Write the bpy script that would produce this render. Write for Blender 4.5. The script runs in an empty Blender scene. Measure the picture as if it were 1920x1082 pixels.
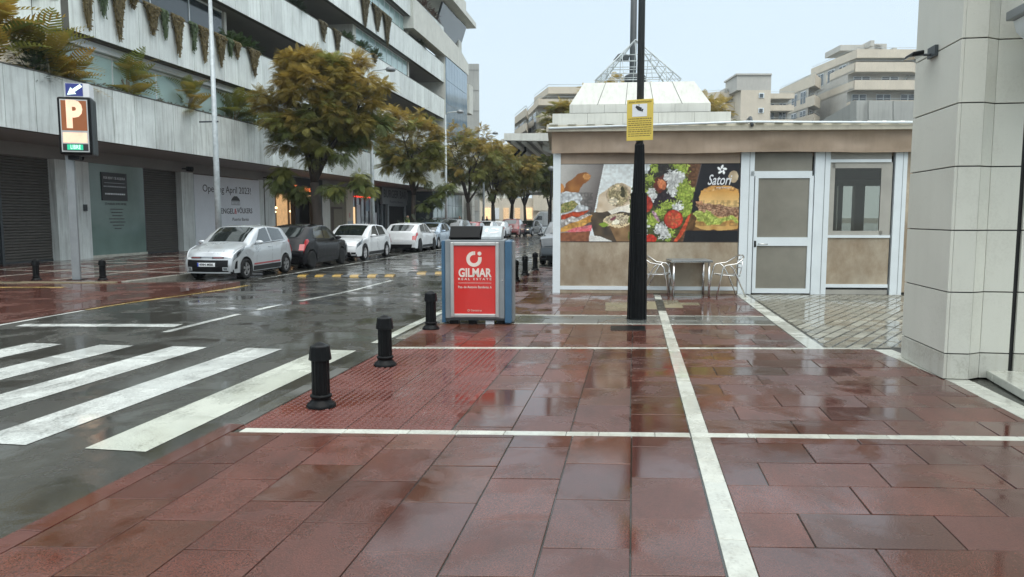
import bpy, math, random
import numpy as np
from mathutils import Vector, Matrix
random.seed(7); rnd = random.random
def ru(a, b): return a + (b - a) * rnd()
S = bpy.context.scene
COL = S.collection
R = math.radians

# ------------------------------------------------------------------ camera, sky, sun, exposure
# world frame: X across the street, Y along the street, Z up; the camera stands at the origin, eye 1.6 m
F, CX, CY, HOR, EYE, YAW = 1387.0, 960.0, 541.0, 408.0, 1.6, R(9.3)
PITCH = math.atan((CY - HOR) / F)
cam = bpy.data.cameras.new('camera'); cam.sensor_width = 36; cam.lens = 36 * F / 1920
cam.clip_start = 0.05; cam.clip_end = 3000
camo = bpy.data.objects.new('camera', cam); COL.objects.link(camo)
camo.location = (0, 0, EYE); camo.rotation_euler = (math.pi / 2 - PITCH, 0, YAW)
S.camera = camo
W = bpy.data.worlds.new('World'); S.world = W; W.use_nodes = True
SUN_EL, SUN_AZ = R(55), R(150)          # azimuth measured from +Y towards +X
n = W.node_tree.nodes; l = W.node_tree.links; n.clear()
wo = n.new('ShaderNodeOutputWorld'); bg = n.new('ShaderNodeBackground')
sky = n.new('ShaderNodeTexSky'); sky.sky_type = 'NISHITA'; sky.sun_disc = False
sky.sun_elevation = SUN_EL; sky.sun_rotation = SUN_AZ; sky.air_density = 1.2; sky.dust_density = 4; sky.ozone_density = 1
geo = n.new('ShaderNodeTexCoord'); sep = n.new('ShaderNodeSeparateXYZ')
l.new(geo.outputs['Generated'], sep.inputs[0])
ramp = n.new('ShaderNodeValToRGB')       # overcast sky: brightens towards the zenith
ramp.color_ramp.elements[0].position = 0.0; ramp.color_ramp.elements[0].color = (7.9, 9.3, 10.1, 1)
ramp.color_ramp.elements[1].position = 0.9; ramp.color_ramp.elements[1].color = (21, 22.3, 22.6, 1)
e_ = ramp.color_ramp.elements.new(0.3); e_.color = (7.4, 8.9, 10.0, 1)
l.new(sep.outputs[2], ramp.inputs[0])
ns = n.new('ShaderNodeTexNoise'); ns.inputs['Scale'].default_value = 1.6; ns.inputs['Detail'].default_value = 3
l.new(geo.outputs['Generated'], ns.inputs['Vector'])
mr = n.new('ShaderNodeMapRange'); mr.inputs['To Min'].default_value = .93; mr.inputs['To Max'].default_value = 1.07
l.new(ns.outputs[0], mr.inputs[0])
mm = n.new('ShaderNodeMix'); mm.data_type = 'RGBA'; mm.blend_type = 'MULTIPLY'; mm.inputs[0].default_value = 1
l.new(ramp.outputs[0], mm.inputs[6]); l.new(mr.outputs[0], mm.inputs[7])
mx = n.new('ShaderNodeMix'); mx.data_type = 'RGBA'; mx.inputs[0].default_value = 0.88
l.new(sky.outputs[0], mx.inputs[6]); l.new(mm.outputs[2], mx.inputs[7])
l.new(mx.outputs[2], bg.inputs[0]); bg.inputs[1].default_value = 0.09
l.new(bg.outputs[0], wo.inputs[0])
sun = bpy.data.lights.new('sun', 'SUN'); sun.energy = 1.1; sun.angle = R(60); sun.color = (1, .96, .9)
suno = bpy.data.objects.new('sun', sun); COL.objects.link(suno)
sd = Vector((math.sin(SUN_AZ) * math.cos(SUN_EL), math.cos(SUN_AZ) * math.cos(SUN_EL), math.sin(SUN_EL)))
suno.rotation_euler = sd.to_track_quat('Z', 'Y').to_euler()
S.view_settings.view_transform = 'Standard'; S.view_settings.look = 'None'
S.view_settings.gamma = 1; S.view_settings.use_curve_mapping = False
S.view_settings.exposure = 0.28

# ------------------------------------------------------------------ measuring helpers (photo pixel -> point on a real plane)
def ray(px, py):
    x = (px - CX) / F; y = -(py - CY) / F
    fy = math.cos(PITCH) + y * math.sin(PITCH); fz = -math.sin(PITCH) + y * math.cos(PITCH)
    c, s = math.cos(YAW), math.sin(YAW)
    return Vector((x * c - fy * s, x * s + fy * c, fz))
def G(px, py, z=0):
    d = ray(px, py); t = (z - EYE) / d.z; return (d.x * t, d.y * t)
def VX(px, py, X):
    d = ray(px, py); t = X / d.x; return (d.y * t, EYE + d.z * t)
def PD(px, py, D):                                # point at horizontal distance D along the view axis
    d = ray(px, py); f = Vector((-math.sin(YAW), math.cos(YAW), 0)); t = D / d.dot(f)
    return Vector((d.x * t, d.y * t, EYE + d.z * t))

# ------------------------------------------------------------------ object helpers
def wm(o):
    m = o.matrix_basis.copy()
    if o.parent: m = wm(o.parent) @ o.matrix_parent_inverse @ m
    return m
LOCAL = set()        # things modelled in their own local frame
def attach(o, p):
    o.parent = p
    if p.name in LOCAL: LOCAL.add(o.name)
    else: o.matrix_parent_inverse = wm(p).inverted()
def tag(o, label=None, cat=None, group=None, kind=None):
    if label: o['label'] = label
    if cat: o['category'] = cat
    if group: o['group'] = group
    if kind: o['kind'] = kind
    return o
def empty(name, loc=(0, 0, 0), rz=0, label=None, cat=None, group=None, local=False):
    o = bpy.data.objects.new(name, None); o.empty_display_size = .2; COL.objects.link(o)
    o.location = loc; o.rotation_euler = (0, 0, rz)
    if rz or local: LOCAL.add(o.name)
    return tag(o, label, cat, group)
def kids(o): return [c for c in list(COL.objects) if c.parent == o]
KIDS = {}
def copy_tree(o, parent=None):
    c = o.copy(); COL.objects.link(c)
    if parent: c.parent = parent
    for ch in [q for q in ALL_OF.get(o.name, [])]: copy_tree(ch, c)
    ALL_OF.setdefault(c.name, [])
    if parent: ALL_OF.setdefault(parent.name, []).append(c)
    return c
ALL_OF = {}
def link(o, parent):
    COL.objects.link(o)
    if parent:
        attach(o, parent); ALL_OF.setdefault(parent.name, []).append(o)
    return o

class MB:
    def __init__(s): s.v = []; s.f = []; s.m = []; s.sm = []; s.cur = 0; s.smooth = False
    def add(s, vs, fs, smooth=None):
        b = len(s.v); s.v += [tuple(p) for p in vs]
        for f in fs:
            s.f.append(tuple(i + b for i in f)); s.m.append(s.cur); s.sm.append(s.smooth if smooth is None else smooth)
        return s
    def box(s, a, b):
        x0, y0, z0 = [min(p, q) for p, q in zip(a, b)]; x1, y1, z1 = [max(p, q) for p, q in zip(a, b)]
        return s.add([(x0,y0,z0),(x1,y0,z0),(x1,y1,z0),(x0,y1,z0),(x0,y0,z1),(x1,y0,z1),(x1,y1,z1),(x0,y1,z1)],
              [(0,3,2,1),(4,5,6,7),(0,1,5,4),(1,2,6,5),(2,3,7,6),(3,0,4,7)])
    def obox(s, o, ax, ay, az):                  # oriented box: corner + three edge vectors
        o, ax, ay, az = Vector(o), Vector(ax), Vector(ay), Vector(az)
        if ax.cross(ay).dot(az) < 0: ax, ay = ay, ax
        p = [o, o+ax, o+ax+ay, o+ay]; p += [q+az for q in p]
        return s.add(p, [(0,3,2,1),(4,5,6,7),(0,1,5,4),(1,2,6,5),(2,3,7,6),(3,0,4,7)])
    def prism(s, poly, z0, z1):                  # XY polygon (ccw) extruded in z
        if sum(poly[i][0]*poly[(i+1)%len(poly)][1]-poly[(i+1)%len(poly)][0]*poly[i][1] for i in range(len(poly))) < 0: poly = poly[::-1]
        k = len(poly)
        vs = [(x, y, z0) for x, y in poly] + [(x, y, z1) for x, y in poly]
        return s.add(vs, [tuple(range(k-1,-1,-1)), tuple(range(k, 2*k))] + [(i, (i+1)%k, (i+1)%k+k, i+k) for i in range(k)])
    def extr(s, pts, vec):                       # planar 3D polygon extruded by vec
        pts = [Vector(p) for p in pts]; vec = Vector(vec); k = len(pts)
        nn = Vector((0,0,0))
        for i in range(k): nn += pts[i].cross(pts[(i+1)%k])
        if nn.dot(vec) > 0: pts = pts[::-1]
        vs = pts + [p+vec for p in pts]
        return s.add(vs, [tuple(range(k)), tuple(range(2*k-1, k-1, -1))] + [(i, i+k, (i+1)%k+k, (i+1)%k) for i in range(k)])
    def tube(s, pts, r, n=8, cap=True):
        pts = [Vector(p) for p in pts]; k = len(pts)
        rs = r if isinstance(r, (list, tuple)) else [r]*k
        rings = []; ref = None
        for i, p in enumerate(pts):
            d = (pts[min(i+1,k-1)] - pts[max(i-1,0)]).normalized()
            if ref is None: ref = d.orthogonal().normalized()
            ref = (ref - d*ref.dot(d)); ref = ref.normalized() if ref.length > 1e-5 else d.orthogonal().normalized()
            b = d.cross(ref)
            rings += [p + (ref*math.cos(2*math.pi*j/n) + b*math.sin(2*math.pi*j/n))*rs[i] for j in range(n)]
        fs = [(i*n+j, i*n+(j+1)%n, (i+1)*n+(j+1)%n, (i+1)*n+j) for i in range(k-1) for j in range(n)]
        s.add(rings, fs, True)
        if cap: 
            b = len(s.v) - len(rings)
            for f in (tuple(b+j for j in range(n-1,-1,-1)), tuple(b+(k-1)*n+j for j in range(n))):
                s.f.append(f); s.m.append(s.cur); s.sm.append(False)
        return s
    def lathe(s, prof, c=(0,0,0), n=24, smooth=True, axis='z'):   # profile of (r, z)
        vs = []
        for r_, z in prof:
            for j in range(n):
                a = 2*math.pi*j/n; q = (r_*math.cos(a), r_*math.sin(a), z)
                if axis == 'y': q = (q[0], -q[2], q[1])
                vs.append((c[0]+q[0], c[1]+q[1], c[2]+q[2]))
        k = len(prof)
        fs = [(i*n+j, i*n+(j+1)%n, (i+1)*n+(j+1)%n, (i+1)*n+j) for i in range(k-1) for j in range(n)]
        s.add(vs, fs, smooth)
        s.add([vs[j] for j in range(n)], [tuple(range(n-1,-1,-1))], False)
        s.add([vs[(k-1)*n+j] for j in range(n)], [tuple(range(n))], False)
        return s
    def grid(s, P, flip=False):                  # 2D list of points
        a, b = len(P), len(P[0]); vs = [q for row in P for q in row]
        fs = []
        for i in range(a-1):
            for j in range(b-1):
                f = (i*b+j, (i+1)*b+j, (i+1)*b+j+1, i*b+j+1); fs.append(f[::-1] if flip else f)
        return s.add(vs, fs)
    def mesh(s, name):
        me = bpy.data.meshes.new(name); me.from_pydata(s.v, [], s.f)
        me.polygons.foreach_set('material_index', s.m); me.polygons.foreach_set('use_smooth', s.sm)
        return me
    def build(s, name, mats, parent=None, origin=None):
        if origin is not None:
            ox, oy, oz = origin; s.v = [(x-ox, y-oy, z-oz) for x, y, z in s.v]
        me = s.mesh(name)
        for m_ in (mats if isinstance(mats, (list, tuple)) else [mats]): me.materials.append(m_)
        o = bpy.data.objects.new(name, me)
        if origin is not None: o.location = origin
        return link(o, parent)
def struct(o): o['kind'] = 'structure'; return o
def stuff(o): o['kind'] = 'stuff'; return o
def bevel(o, w=.01, seg=2):
    m_ = o.modifiers.new('bevel', 'BEVEL'); m_.width = w; m_.segments = seg; m_.limit_method = 'ANGLE'; m_.angle_limit = R(40); return o

_t = {}
def text(s, size, m_, parent, loc, right, up, align='CENTER', width=None, bold=0.0, ext=.002, name='lettering', shear=0, spacing=1):
    key = 'txt'
    cu = bpy.data.curves.new(name, 'FONT'); cu.body = s; cu.size = 1; cu.align_x = align; cu.align_y = 'CENTER'
    cu.offset = bold; cu.extrude = ext/size; cu.shear = shear; cu.space_character = spacing; cu.resolution_u = 3
    tmp = bpy.data.objects.new('t', cu); COL.objects.link(tmp)
    dg = bpy.context.evaluated_depsgraph_get()
    me = bpy.data.meshes.new_from_object(tmp.evaluated_get(dg)); COL.objects.unlink(tmp); bpy.data.objects.remove(tmp)
    me.materials.clear(); me.materials.append(m_)
    sx = size
    if width and me.vertices:
        xs = [v.co.x for v in me.vertices]; sx = width / max(1e-4, max(xs)-min(xs))
    o = bpy.data.objects.new(name, me)
    rt, u = Vector(right).normalized(), Vector(up).normalized(); nn = rt.cross(u)
    M = Matrix((rt*sx, u*size, nn*size)).transposed().to_4x4(); M.translation = Vector(loc)
    me.transform(M)
    return link(o, parent)

# ------------------------------------------------------------------ materials
def nt(name):
    m_ = bpy.data.materials.new(name); m_.use_nodes = True
    return m_, m_.node_tree.nodes, m_.node_tree.links, m_.node_tree.nodes['Principled BSDF']
def c4(c): return (c[0], c[1], c[2], 1)
def pm(name, col, rough=.5, var=.12, scale=4, fine=60, bump=.0, metal=0, coat=0, objvar=.0, streak=0, streakcol=(.12,.11,.09), spec=.5, emit=None, estr=0, wet=0, grain=0, coord='pos', trans=0, alpha=1):
    """procedural material: base colour broken up by large and fine noise, optional vertical streaks, per-object tint"""
    m_, n, l, b = nt(name)
    if coord == 'pos':
        g = n.new('ShaderNodeNewGeometry'); vec = g.outputs['Position']
    else:
        g = n.new('ShaderNodeTexCoord'); vec = g.outputs['Object']
    nz = n.new('ShaderNodeTexNoise'); nz.inputs['Scale'].default_value = scale; nz.inputs['Detail'].default_value = 5; nz.inputs['Roughness'].default_value = .6
    l.new(vec, nz.inputs['Vector'])
    nf = n.new('ShaderNodeTexNoise'); nf.inputs['Scale'].default_value = fine; nf.inputs['Detail'].default_value = 2
    l.new(vec, nf.inputs['Vector'])
    mr = n.new('ShaderNodeMapRange'); mr.inputs[1].default_value = .25; mr.inputs[2].default_value = .75
    mr.inputs['To Min'].default_value = 1-var; mr.inputs['To Max'].default_value = 1+var
    l.new(nz.outputs[0], mr.inputs[0]); cur = mr.outputs[0]
    if grain:
        mg = n.new('ShaderNodeMapRange'); mg.inputs[1].default_value = .3; mg.inputs[2].default_value = .7
        mg.inputs['To Min'].default_value = 1-grain; mg.inputs['To Max'].default_value = 1+grain
        l.new(nf.outputs[0], mg.inputs[0]); q = n.new('ShaderNodeMath'); q.operation = 'MULTIPLY'
        l.new(cur, q.inputs[0]); l.new(mg.outputs[0], q.inputs[1]); cur = q.outputs[0]
    if objvar:
        oi = n.new('ShaderNodeObjectInfo'); mo = n.new('ShaderNodeMapRange')
        mo.inputs['To Min'].default_value = 1-objvar; mo.inputs['To Max'].default_value = 1+objvar
        l.new(oi.outputs['Random'], mo.inputs[0]); q = n.new('ShaderNodeMath'); q.operation = 'MULTIPLY'
        l.new(cur, q.inputs[0]); l.new(mo.outputs[0], q.inputs[1]); cur = q.outputs[0]
    vm = n.new('ShaderNodeVectorMath'); vm.operation = 'SCALE'; vm.inputs[0].default_value = col
    l.new(cur, vm.inputs['Scale']); cout = vm.outputs[0]
    if streak:
        mp = n.new('ShaderNodeMapping'); mp.inputs['Scale'].default_value = (7, 7, .45)
        l.new(vec, mp.inputs[0]); n2 = n.new('ShaderNodeTexNoise'); n2.inputs['Scale'].default_value = 1.2; n2.inputs['Detail'].default_value = 6; n2.inputs['Roughness'].default_value = .65
        l.new(mp.outputs[0], n2.inputs['Vector'])
        r2 = n.new('ShaderNodeMapRange'); r2.inputs[1].default_value = .48; r2.inputs[2].default_value = .78; r2.inputs['To Max'].default_value = streak
        l.new(n2.outputs[0], r2.inputs[0])
        mx = n.new('ShaderNodeMix'); mx.data_type = 'RGBA'; l.new(r2.outputs[0], mx.inputs[0]); l.new(cout, mx.inputs[6]); mx.inputs[7].default_value = c4(streakcol)
        cout = mx.outputs[2]
    l.new(cout, b.inputs['Base Color'])
    b.inputs['Metallic'].default_value = metal; b.inputs['Specular IOR Level'].default_value = spec
    if wet:                                          # rain film: roughness falls where water lies
        nw = n.new('ShaderNodeTexNoise'); nw.inputs['Scale'].default_value = 1.15; nw.inputs['Detail'].default_value = 5; nw.inputs['Roughness'].default_value = .62; nw.inputs['Distortion'].default_value = .5
        l.new(vec, nw.inputs['Vector'])
        add = n.new('ShaderNodeMath'); add.operation = 'ADD'; l.new(nw.outputs[0], add.inputs[0])
        if objvar:
            m3 = n.new('ShaderNodeMapRange'); m3.inputs['To Min'].default_value = -.09; m3.inputs['To Max'].default_value = .09
            l.new(oi.outputs['Random'], m3.inputs[0]); l.new(m3.outputs[0], add.inputs[1])
        else: add.inputs[1].default_value = 0
        rr = n.new('ShaderNodeMapRange'); rr.inputs[1].default_value = .45; rr.inputs[2].default_value = .58
        rr.inputs['To Min'].default_value = .05; rr.inputs['To Max'].default_value = rough
        l.new(add.outputs[0], rr.inputs[0]); l.new(rr.outputs[0], b.inputs['Roughness'])
        cm = n.new('ShaderNodeMapRange'); cm.inputs[1].default_value = .42; cm.inputs[2].default_value = .62; cm.inputs['To Min'].default_value = bump*.12; cm.inputs['To Max'].default_value = bump
        l.new(add.outputs[0], cm.inputs[0])
    else:
        rr = n.new('ShaderNodeMapRange'); rr.inputs['To Min'].default_value = max(.02, rough-.1); rr.inputs['To Max'].default_value = min(1, rough+.1)
        l.new(nz.outputs[0], rr.inputs[0]); l.new(rr.outputs[0], b.inputs['Roughness'])
    if bump:
        bp = n.new('ShaderNodeBump'); bp.inputs['Distance'].default_value = .004; bp.inputs['Strength'].default_value = bump
        if wet: l.new(cm.outputs[0], bp.inputs['Strength'])
        l.new(nf.outputs[0], bp.inputs['Height']); l.new(bp.outputs[0], b.inputs['Normal'])
    b.inputs['Coat Weight'].default_value = coat; b.inputs['Coat Roughness'].default_value = .03
    if emit: b.inputs['Emission Color'].default_value = c4(emit); b.inputs['Emission Strength'].default_value = estr
    return m_
def attr_mat(name, rough=.5, trans=0, attr='col', bump=0):
    m_, n, l, b = nt(name); a = n.new('ShaderNodeAttribute'); a.attribute_name = attr
    nz = n.new('ShaderNodeTexNoise'); nz.inputs['Scale'].default_value = 30
    mr = n.new('ShaderNodeMapRange'); mr.inputs['To Min'].default_value = .9; mr.inputs['To Max'].default_value = 1.1; l.new(nz.outputs[0], mr.inputs[0])
    vm = n.new('ShaderNodeVectorMath'); vm.operation = 'SCALE'; l.new(a.outputs['Color'], vm.inputs[0]); l.new(mr.outputs[0], vm.inputs['Scale'])
    l.new(vm.outputs[0], b.inputs['Base Color']); b.inputs['Roughness'].default_value = rough
    if trans:
        t = n.new('ShaderNodeBsdfTranslucent'); l.new(vm.outputs[0], t.inputs[0]); mx = n.new('ShaderNodeMixShader'); mx.inputs[0].default_value = trans
        l.new(b.outputs[0], mx.inputs[1]); l.new(t.outputs[0], mx.inputs[2]); l.new(mx.outputs[0], n['Material Output'].inputs[0])
    return m_
def clear_glass(name, tint=(.8,.85,.85), f=.75, rough=.03):
    m_, n, l, b = nt(name); b.inputs['Base Color'].default_value = c4(tint); b.inputs['Roughness'].default_value = rough
    t = n.new('ShaderNodeBsdfTransparent'); t.inputs[0].default_value = c4(tint); mx = n.new('ShaderNodeMixShader')
    fr = n.new('ShaderNodeFresnel'); fr.inputs[0].default_value = 1.45; mr = n.new('ShaderNodeMapRange'); mr.inputs['To Min'].default_value = 1-f; mr.inputs['To Max'].default_value = 1
    g = n.new('ShaderNodeBsdfGlossy'); g.inputs['Roughness'].default_value = rough
    l.new(fr.outputs[0], mx.inputs[0]); mx2 = n.new('ShaderNodeMixShader'); mx2.inputs[0].default_value = 1-f
    l.new(t.outputs[0], mx2.inputs[1]); l.new(b.outputs[0], mx2.inputs[2])
    l.new(mx2.outputs[0], mx.inputs[1]); l.new(g.outputs[0], mx.inputs[2]); l.new(mx.outputs[0], n['Material Output'].inputs[0])
    return m_

M = {}
M['asphalt'] = pm('asphalt', (.055,.054,.047), .33, .35, .7, 90, .4, wet=1, grain=.35)
M['grout'] = pm('grout', (.035,.035,.028), .5, .4, 6, 90, .3, wet=1)
M['tile'] = pm('red_tile', (.096,.034,.024), .34, .3, 1.3, 120, .36, objvar=.24, wet=1, grain=.55)
M['tile_b'] = pm('brown_red_tile', (.096,.037,.023), .34, .35, 1.3, 120, .36, objvar=.24, wet=1, grain=.32)
M['tile_c'] = pm('dull_plum_tile', (.084,.033,.026), .38, .25, 1.3, 120, .36, objvar=.2, wet=1, grain=.3)
M['tile_d'] = pm('worn_dark_tile', (.060,.026,.019), .32, .3, 1.3, 95, .26, objvar=.2, wet=1, grain=.45)
M['tile_dark'] = pm('dark_tile', (.12,.125,.115), .36, .2, 2, 200, .22, objvar=.2, wet=1, grain=.2)
M['tile_beige'] = pm('beige_tile', (.22,.19,.12), .4, .2, 2, 200, .2, objvar=.2, wet=1, grain=.2)
M['tactile'] = pm('tactile_tile', (.125,.038,.029), .3, .2, 1.5, 200, .1, objvar=.06, wet=1, grain=.12)
M['marble'] = pm('strip_marble', (.50,.51,.45), .4, .15, 6, 150, .1, objvar=.08, wet=1, streak=.2, streakcol=(.4,.36,.25))
M['sett'] = pm('granite_sett', (.26,.25,.20), .38, .2, 5, 160, .3, objvar=.3, wet=1, grain=.3)
M['paint_white'] = pm('road_paint_white', (.52,.54,.51), .42, .25, 2.2, 90, .3, wet=1, grain=.3, streak=.0)
M['paint_cream'] = pm('road_paint_cream', (.50,.52,.45), .4, .14, 3, 120, .3, wet=1, grain=.25)
M['paint_yellow'] = pm('road_paint_yellow', (.42,.30,.10), .4, .25, 3, 60, .3, wet=1, grain=.25)
M['kerb'] = pm('kerb_stone', (.22,.21,.18), .45, .2, 3, 120, .3, wet=1, objvar=.1)
M['kerb_red'] = pm('kerb_red', (.095,.032,.023), .4, .2, 3, 160, .25, wet=1, objvar=.15, grain=.2)
M['kerb_dark'] = pm('weathered_kerb', (.085,.085,.075), .45, .3, 3, 120, .3, wet=1, objvar=.15)
M['far_red'] = pm('far_red_paving', (.10,.04,.03), .35, .35, 1.0, 60, .3, wet=1, grain=.2)
M['panel'] = pm('facade_marble', (.70,.75,.73), .5, .12, 1.2, 40, .05, objvar=.13, streak=.55, streakcol=(.27,.28,.25))
M['panel_dirty'] = pm('facade_marble_worn', (.66,.71,.69), .5, .2, 1.0, 40, .05, objvar=.15, streak=.7, streakcol=(.2,.21,.19))
M['soffit'] = pm('soffit_plaster', (.25,.25,.235), .8, .1, 1)
M['joint'] = pm('panel_joint', (.09,.09,.08), .8)
M['plaster'] = pm('beige_plaster', (.60,.54,.44), .8, .1, .5, streak=.4, streakcol=(.40,.37,.30))
M['plaster_grey'] = pm('grey_plaster', (.48,.47,.43), .8, .12, .5, streak=.5, streakcol=(.32,.31,.28))
M['concrete'] = pm('raw_concrete', (.36,.37,.35), .75, .15, .4, 8, .1, streak=.6, streakcol=(.2,.21,.2))
M['white_concrete'] = pm('white_concrete', (.62,.63,.58), .7, .12, 1, 30, .1, streak=.35, streakcol=(.28,.27,.22))
M['cladding'] = pm('pale_cladding', (.60,.60,.53), .45, .05, 1.3, 60, .02, objvar=.03, streak=.10, streakcol=(.36,.35,.28))
M['cladding_foot'] = pm('pale_cladding_foot', (.52,.52,.46), .5, .10, 3, 60, .04, streak=.4, streakcol=(.3,.27,.18))
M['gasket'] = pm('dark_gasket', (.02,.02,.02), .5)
M['shutter'] = pm('shutter_metal', (.085,.08,.07), .5, .2, 2, 40)
M['teal_glass'] = pm('teal_glass', (.16,.24,.215), .12, .2, .6, 20, spec=.6)
M['balcony_glass'] = pm('pale_screen_glass', (.42,.58,.57), .08, .12, .5, 20, spec=.8)
M['dark_glass'] = pm('dark_glass', (.035,.05,.06), .05, .2, .5, spec=.9)
M['blue_glass'] = pm('blue_curtain_glass', (.19,.28,.36), .08, .15, .4, spec=.8)
M['white_metal'] = pm('white_lacquer', (.70,.76,.78), .35, .05, 3, 60, coat=.2)
M['black'] = pm('black_cast_iron', (.004,.0045,.005), .38, .3, 8, 90, .12, spec=.16)
M['dark_grey'] = pm('dark_grey_metal', (.045,.055,.06), .4, .15, 3)
M['grey_metal'] = pm('grey_steel', (.24,.26,.27), .4, .15, 3, metal=.3)
M['galv'] = pm('galvanised', (.42,.46,.47), .45, .25, 8, 50, metal=.35)
M['alu'] = pm('polished_aluminium', (.72,.72,.70), .22, .1, 6, metal=1)
M['alu_matt'] = pm('matt_aluminium', (.55,.55,.53), .4, .1, 6, metal=.8)
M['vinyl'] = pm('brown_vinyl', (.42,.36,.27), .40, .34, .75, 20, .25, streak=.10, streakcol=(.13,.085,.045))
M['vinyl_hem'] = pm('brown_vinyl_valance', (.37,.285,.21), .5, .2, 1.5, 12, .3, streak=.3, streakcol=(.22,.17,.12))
M['vinyl_grey'] = pm('grey_vinyl', (.36,.35,.31), .45, .15, 2, 30, .3)
M['smoke'] = pm('frosted_pane', (.22,.21,.175), .22, .2, 1.2, 40, .1, streak=.4, streakcol=(.24,.23,.2))
M['blue_steel'] = pm('blue_painted_steel', (.035,.105,.185), .4, .12, 3, coat=.3)
M['poster_red'] = pm('poster_red', (.58,.035,.03), .15, .05, 2, coat=.3)
M['poster_ink'] = pm('poster_pale_ink', (.72,.62,.55), .3)
M['ink'] = pm('black_ink', (.02,.02,.022), .4)
M['ink_red'] = pm('red_ink', (.5,.02,.03), .4)
M['white'] = pm('plain_white', (.72,.74,.76), .5, .04)
M['hoard'] = pm('white_hoarding', (.74,.78,.82), .5, .04, 2)
M['ink_grey'] = pm('pale_grey_ink', (.38,.4,.42), .5)
M['yellow'] = pm('yellow_sign', (.66,.50,.09), .45, .06, 5)
M['yellow_ink'] = pm('yellow_sign_ink', (.22,.16,.03), .5)
M['rubber_y'] = pm('rubber_yellow', (.33,.21,.05), .45, .35, 5, wet=1)
M['rubber_k'] = pm('rubber_black', (.02,.022,.022), .4, .2, 5, wet=1)
M['tyre'] = pm('tyre_rubber', (.008,.008,.008), .55, spec=.2)
M['rim'] = pm('alloy_rim', (.55,.55,.56), .35, metal=.3)
M['rim_dark'] = pm('two_tone_rim', (.26,.26,.26), .35, metal=.4)
M['car_glass'] = pm('car_glass', (.012,.016,.016), .04, spec=.8, coat=1)
M['car_black'] = pm('car_trim', (.006,.006,.007), .4, spec=.25)
M['lens'] = pm('lamp_lens', (.14,.16,.17), .12, spec=.8, coat=1)
M['tail'] = pm('tail_lens', (.42,.015,.02), .12, coat=1)
M['orange_lamp'] = pm('side_repeater', (.6,.2,.03), .2)
M['plate'] = pm('plate_white', (.75,.77,.78), .4)
M['plate_blue'] = pm('plate_blue', (.02,.06,.4), .4)
M['bark'] = pm('tree_bark', (.045,.035,.028), .8, .3, 6, 60, .6)
M['leaf'] = attr_mat('leaflets', .6, .34)
M['banner'] = attr_mat('printed_banner', .4)
M['shop_light'] = pm('lit_shop_interior', (.5,.35,.2), .5, emit=(1,.66,.34), estr=.85, var=.4)
M['shop_cream'] = pm('lit_shop_back', (.4,.3,.2), .5, emit=(1,.62,.3), estr=.45, var=.5)
M['lamp_glow'] = pm('lamp_glow', (1,.8,.5), .5, emit=(1,.75,.42), estr=3.0)
M['neon_orange'] = pm('neon_orange', (1,.3,.1), .5, emit=(1,.22,.06), estr=1.6)
M['neon_red'] = pm('neon_red', (1,.05,.05), .5, emit=(1,.04,.03), estr=2.2)
M['skin'] = pm('skin', (.4,.24,.17), .6)
M['cloth_dark'] = pm('dark_clothing', (.03,.03,.035), .8)
M['cloth_red'] = pm('dark_red_clothing', (.16,.03,.03), .8)
M['hivis'] = pm('hi_vis_clothing', (.35,.45,.05), .8)
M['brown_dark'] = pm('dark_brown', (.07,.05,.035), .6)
M['beige_dark'] = pm('olive_beige', (.2,.18,.13), .7)
M['grass'] = pm('verge_grass', (.05,.08,.025), .9, .3, 2)
M['roof_cream'] = pm('cream_roof_sheet', (.50,.47,.38), .6, .15, 2, 30, streak=.4, streakcol=(.28,.25,.18))

# ------------------------------------------------------------------ ground, road
def zr(Y):
    t = min(1, max(0, (Y-11.5)/5.5)); t = t*t*(3-2*t); return -0.012 - .10*t
b = MB(); b.add([(-1500,-300,-.6),(1500,-300,-.6),(1500,2500,-.6),(-1500,2500,-.6)], [(0,1,2,3)]); struct(b.build('ground', pm('bare_ground', (.13,.125,.105), .9, .2, 1)))
ys = [-6,0,3,6,9,11,12,13,14,15,16,17,18,20,25,30,40,50,60,80,110,150,200,240]
b = MB(); b.grid([[(x, y, zr(y)) for y in ys] for x in (-70,-30,-20,-12,-9,-6,-3.1)], flip=True)
y2 = [23.4,25,30,40,50,60,80,110,150,200,240]
b.grid([[(x, y, zr(y)) for y in y2] for x in (-3.1, 2, 20, 70)], flip=True)
road = struct(b.build('road', M['asphalt'], None))
b = MB(); b.box((-3.1, -2, -.4), (7.5, 24, -.008)); b.box((-1.2, 24, -.4), (7.5, 80, -.002)); walk = struct(b.build('sidewalk', M['grout']))

def clip(poly, region):
    """clip polygon by a convex ccw region"""
    out = poly
    k = len(region)
    for i in range(k):
        ax, ay = region[i]; bx, by = region[(i+1)%k]; inp = out; out = []
        def side(p): return (bx-ax)*(p[1]-ay) - (by-ay)*(p[0]-ax)
        for j in range(len(inp)):
            p, q = inp[j], inp[(j+1)%len(inp)]; sp, sq = side(p), side(q)
            if sp >= 0: out.append(p)
            if (sp >= 0) != (sq >= 0):
                t = sp/(sp-sq); out.append((p[0]+(q[0]-p[0])*t, p[1]+(q[1]-p[1])*t))
        if len(out) < 3: return []
    return out
def area(p): return .5*sum(p[i][0]*p[(i+1)%len(p)][1]-p[(i+1)%len(p)][0]*p[i][1] for i in range(len(p)))
def shrink(p, d):
    cx = sum(q[0] for q in p)/len(p); cy = sum(q[1] for q in p)/len(p); o = []
    for x, y in p:
        v = Vector((x-cx, y-cy)); L = v.length; 
        f = max(0, L-d*1.4)/L if L else 0; o.append((cx+v.x*f, cy+v.y*f))
    return o
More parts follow.
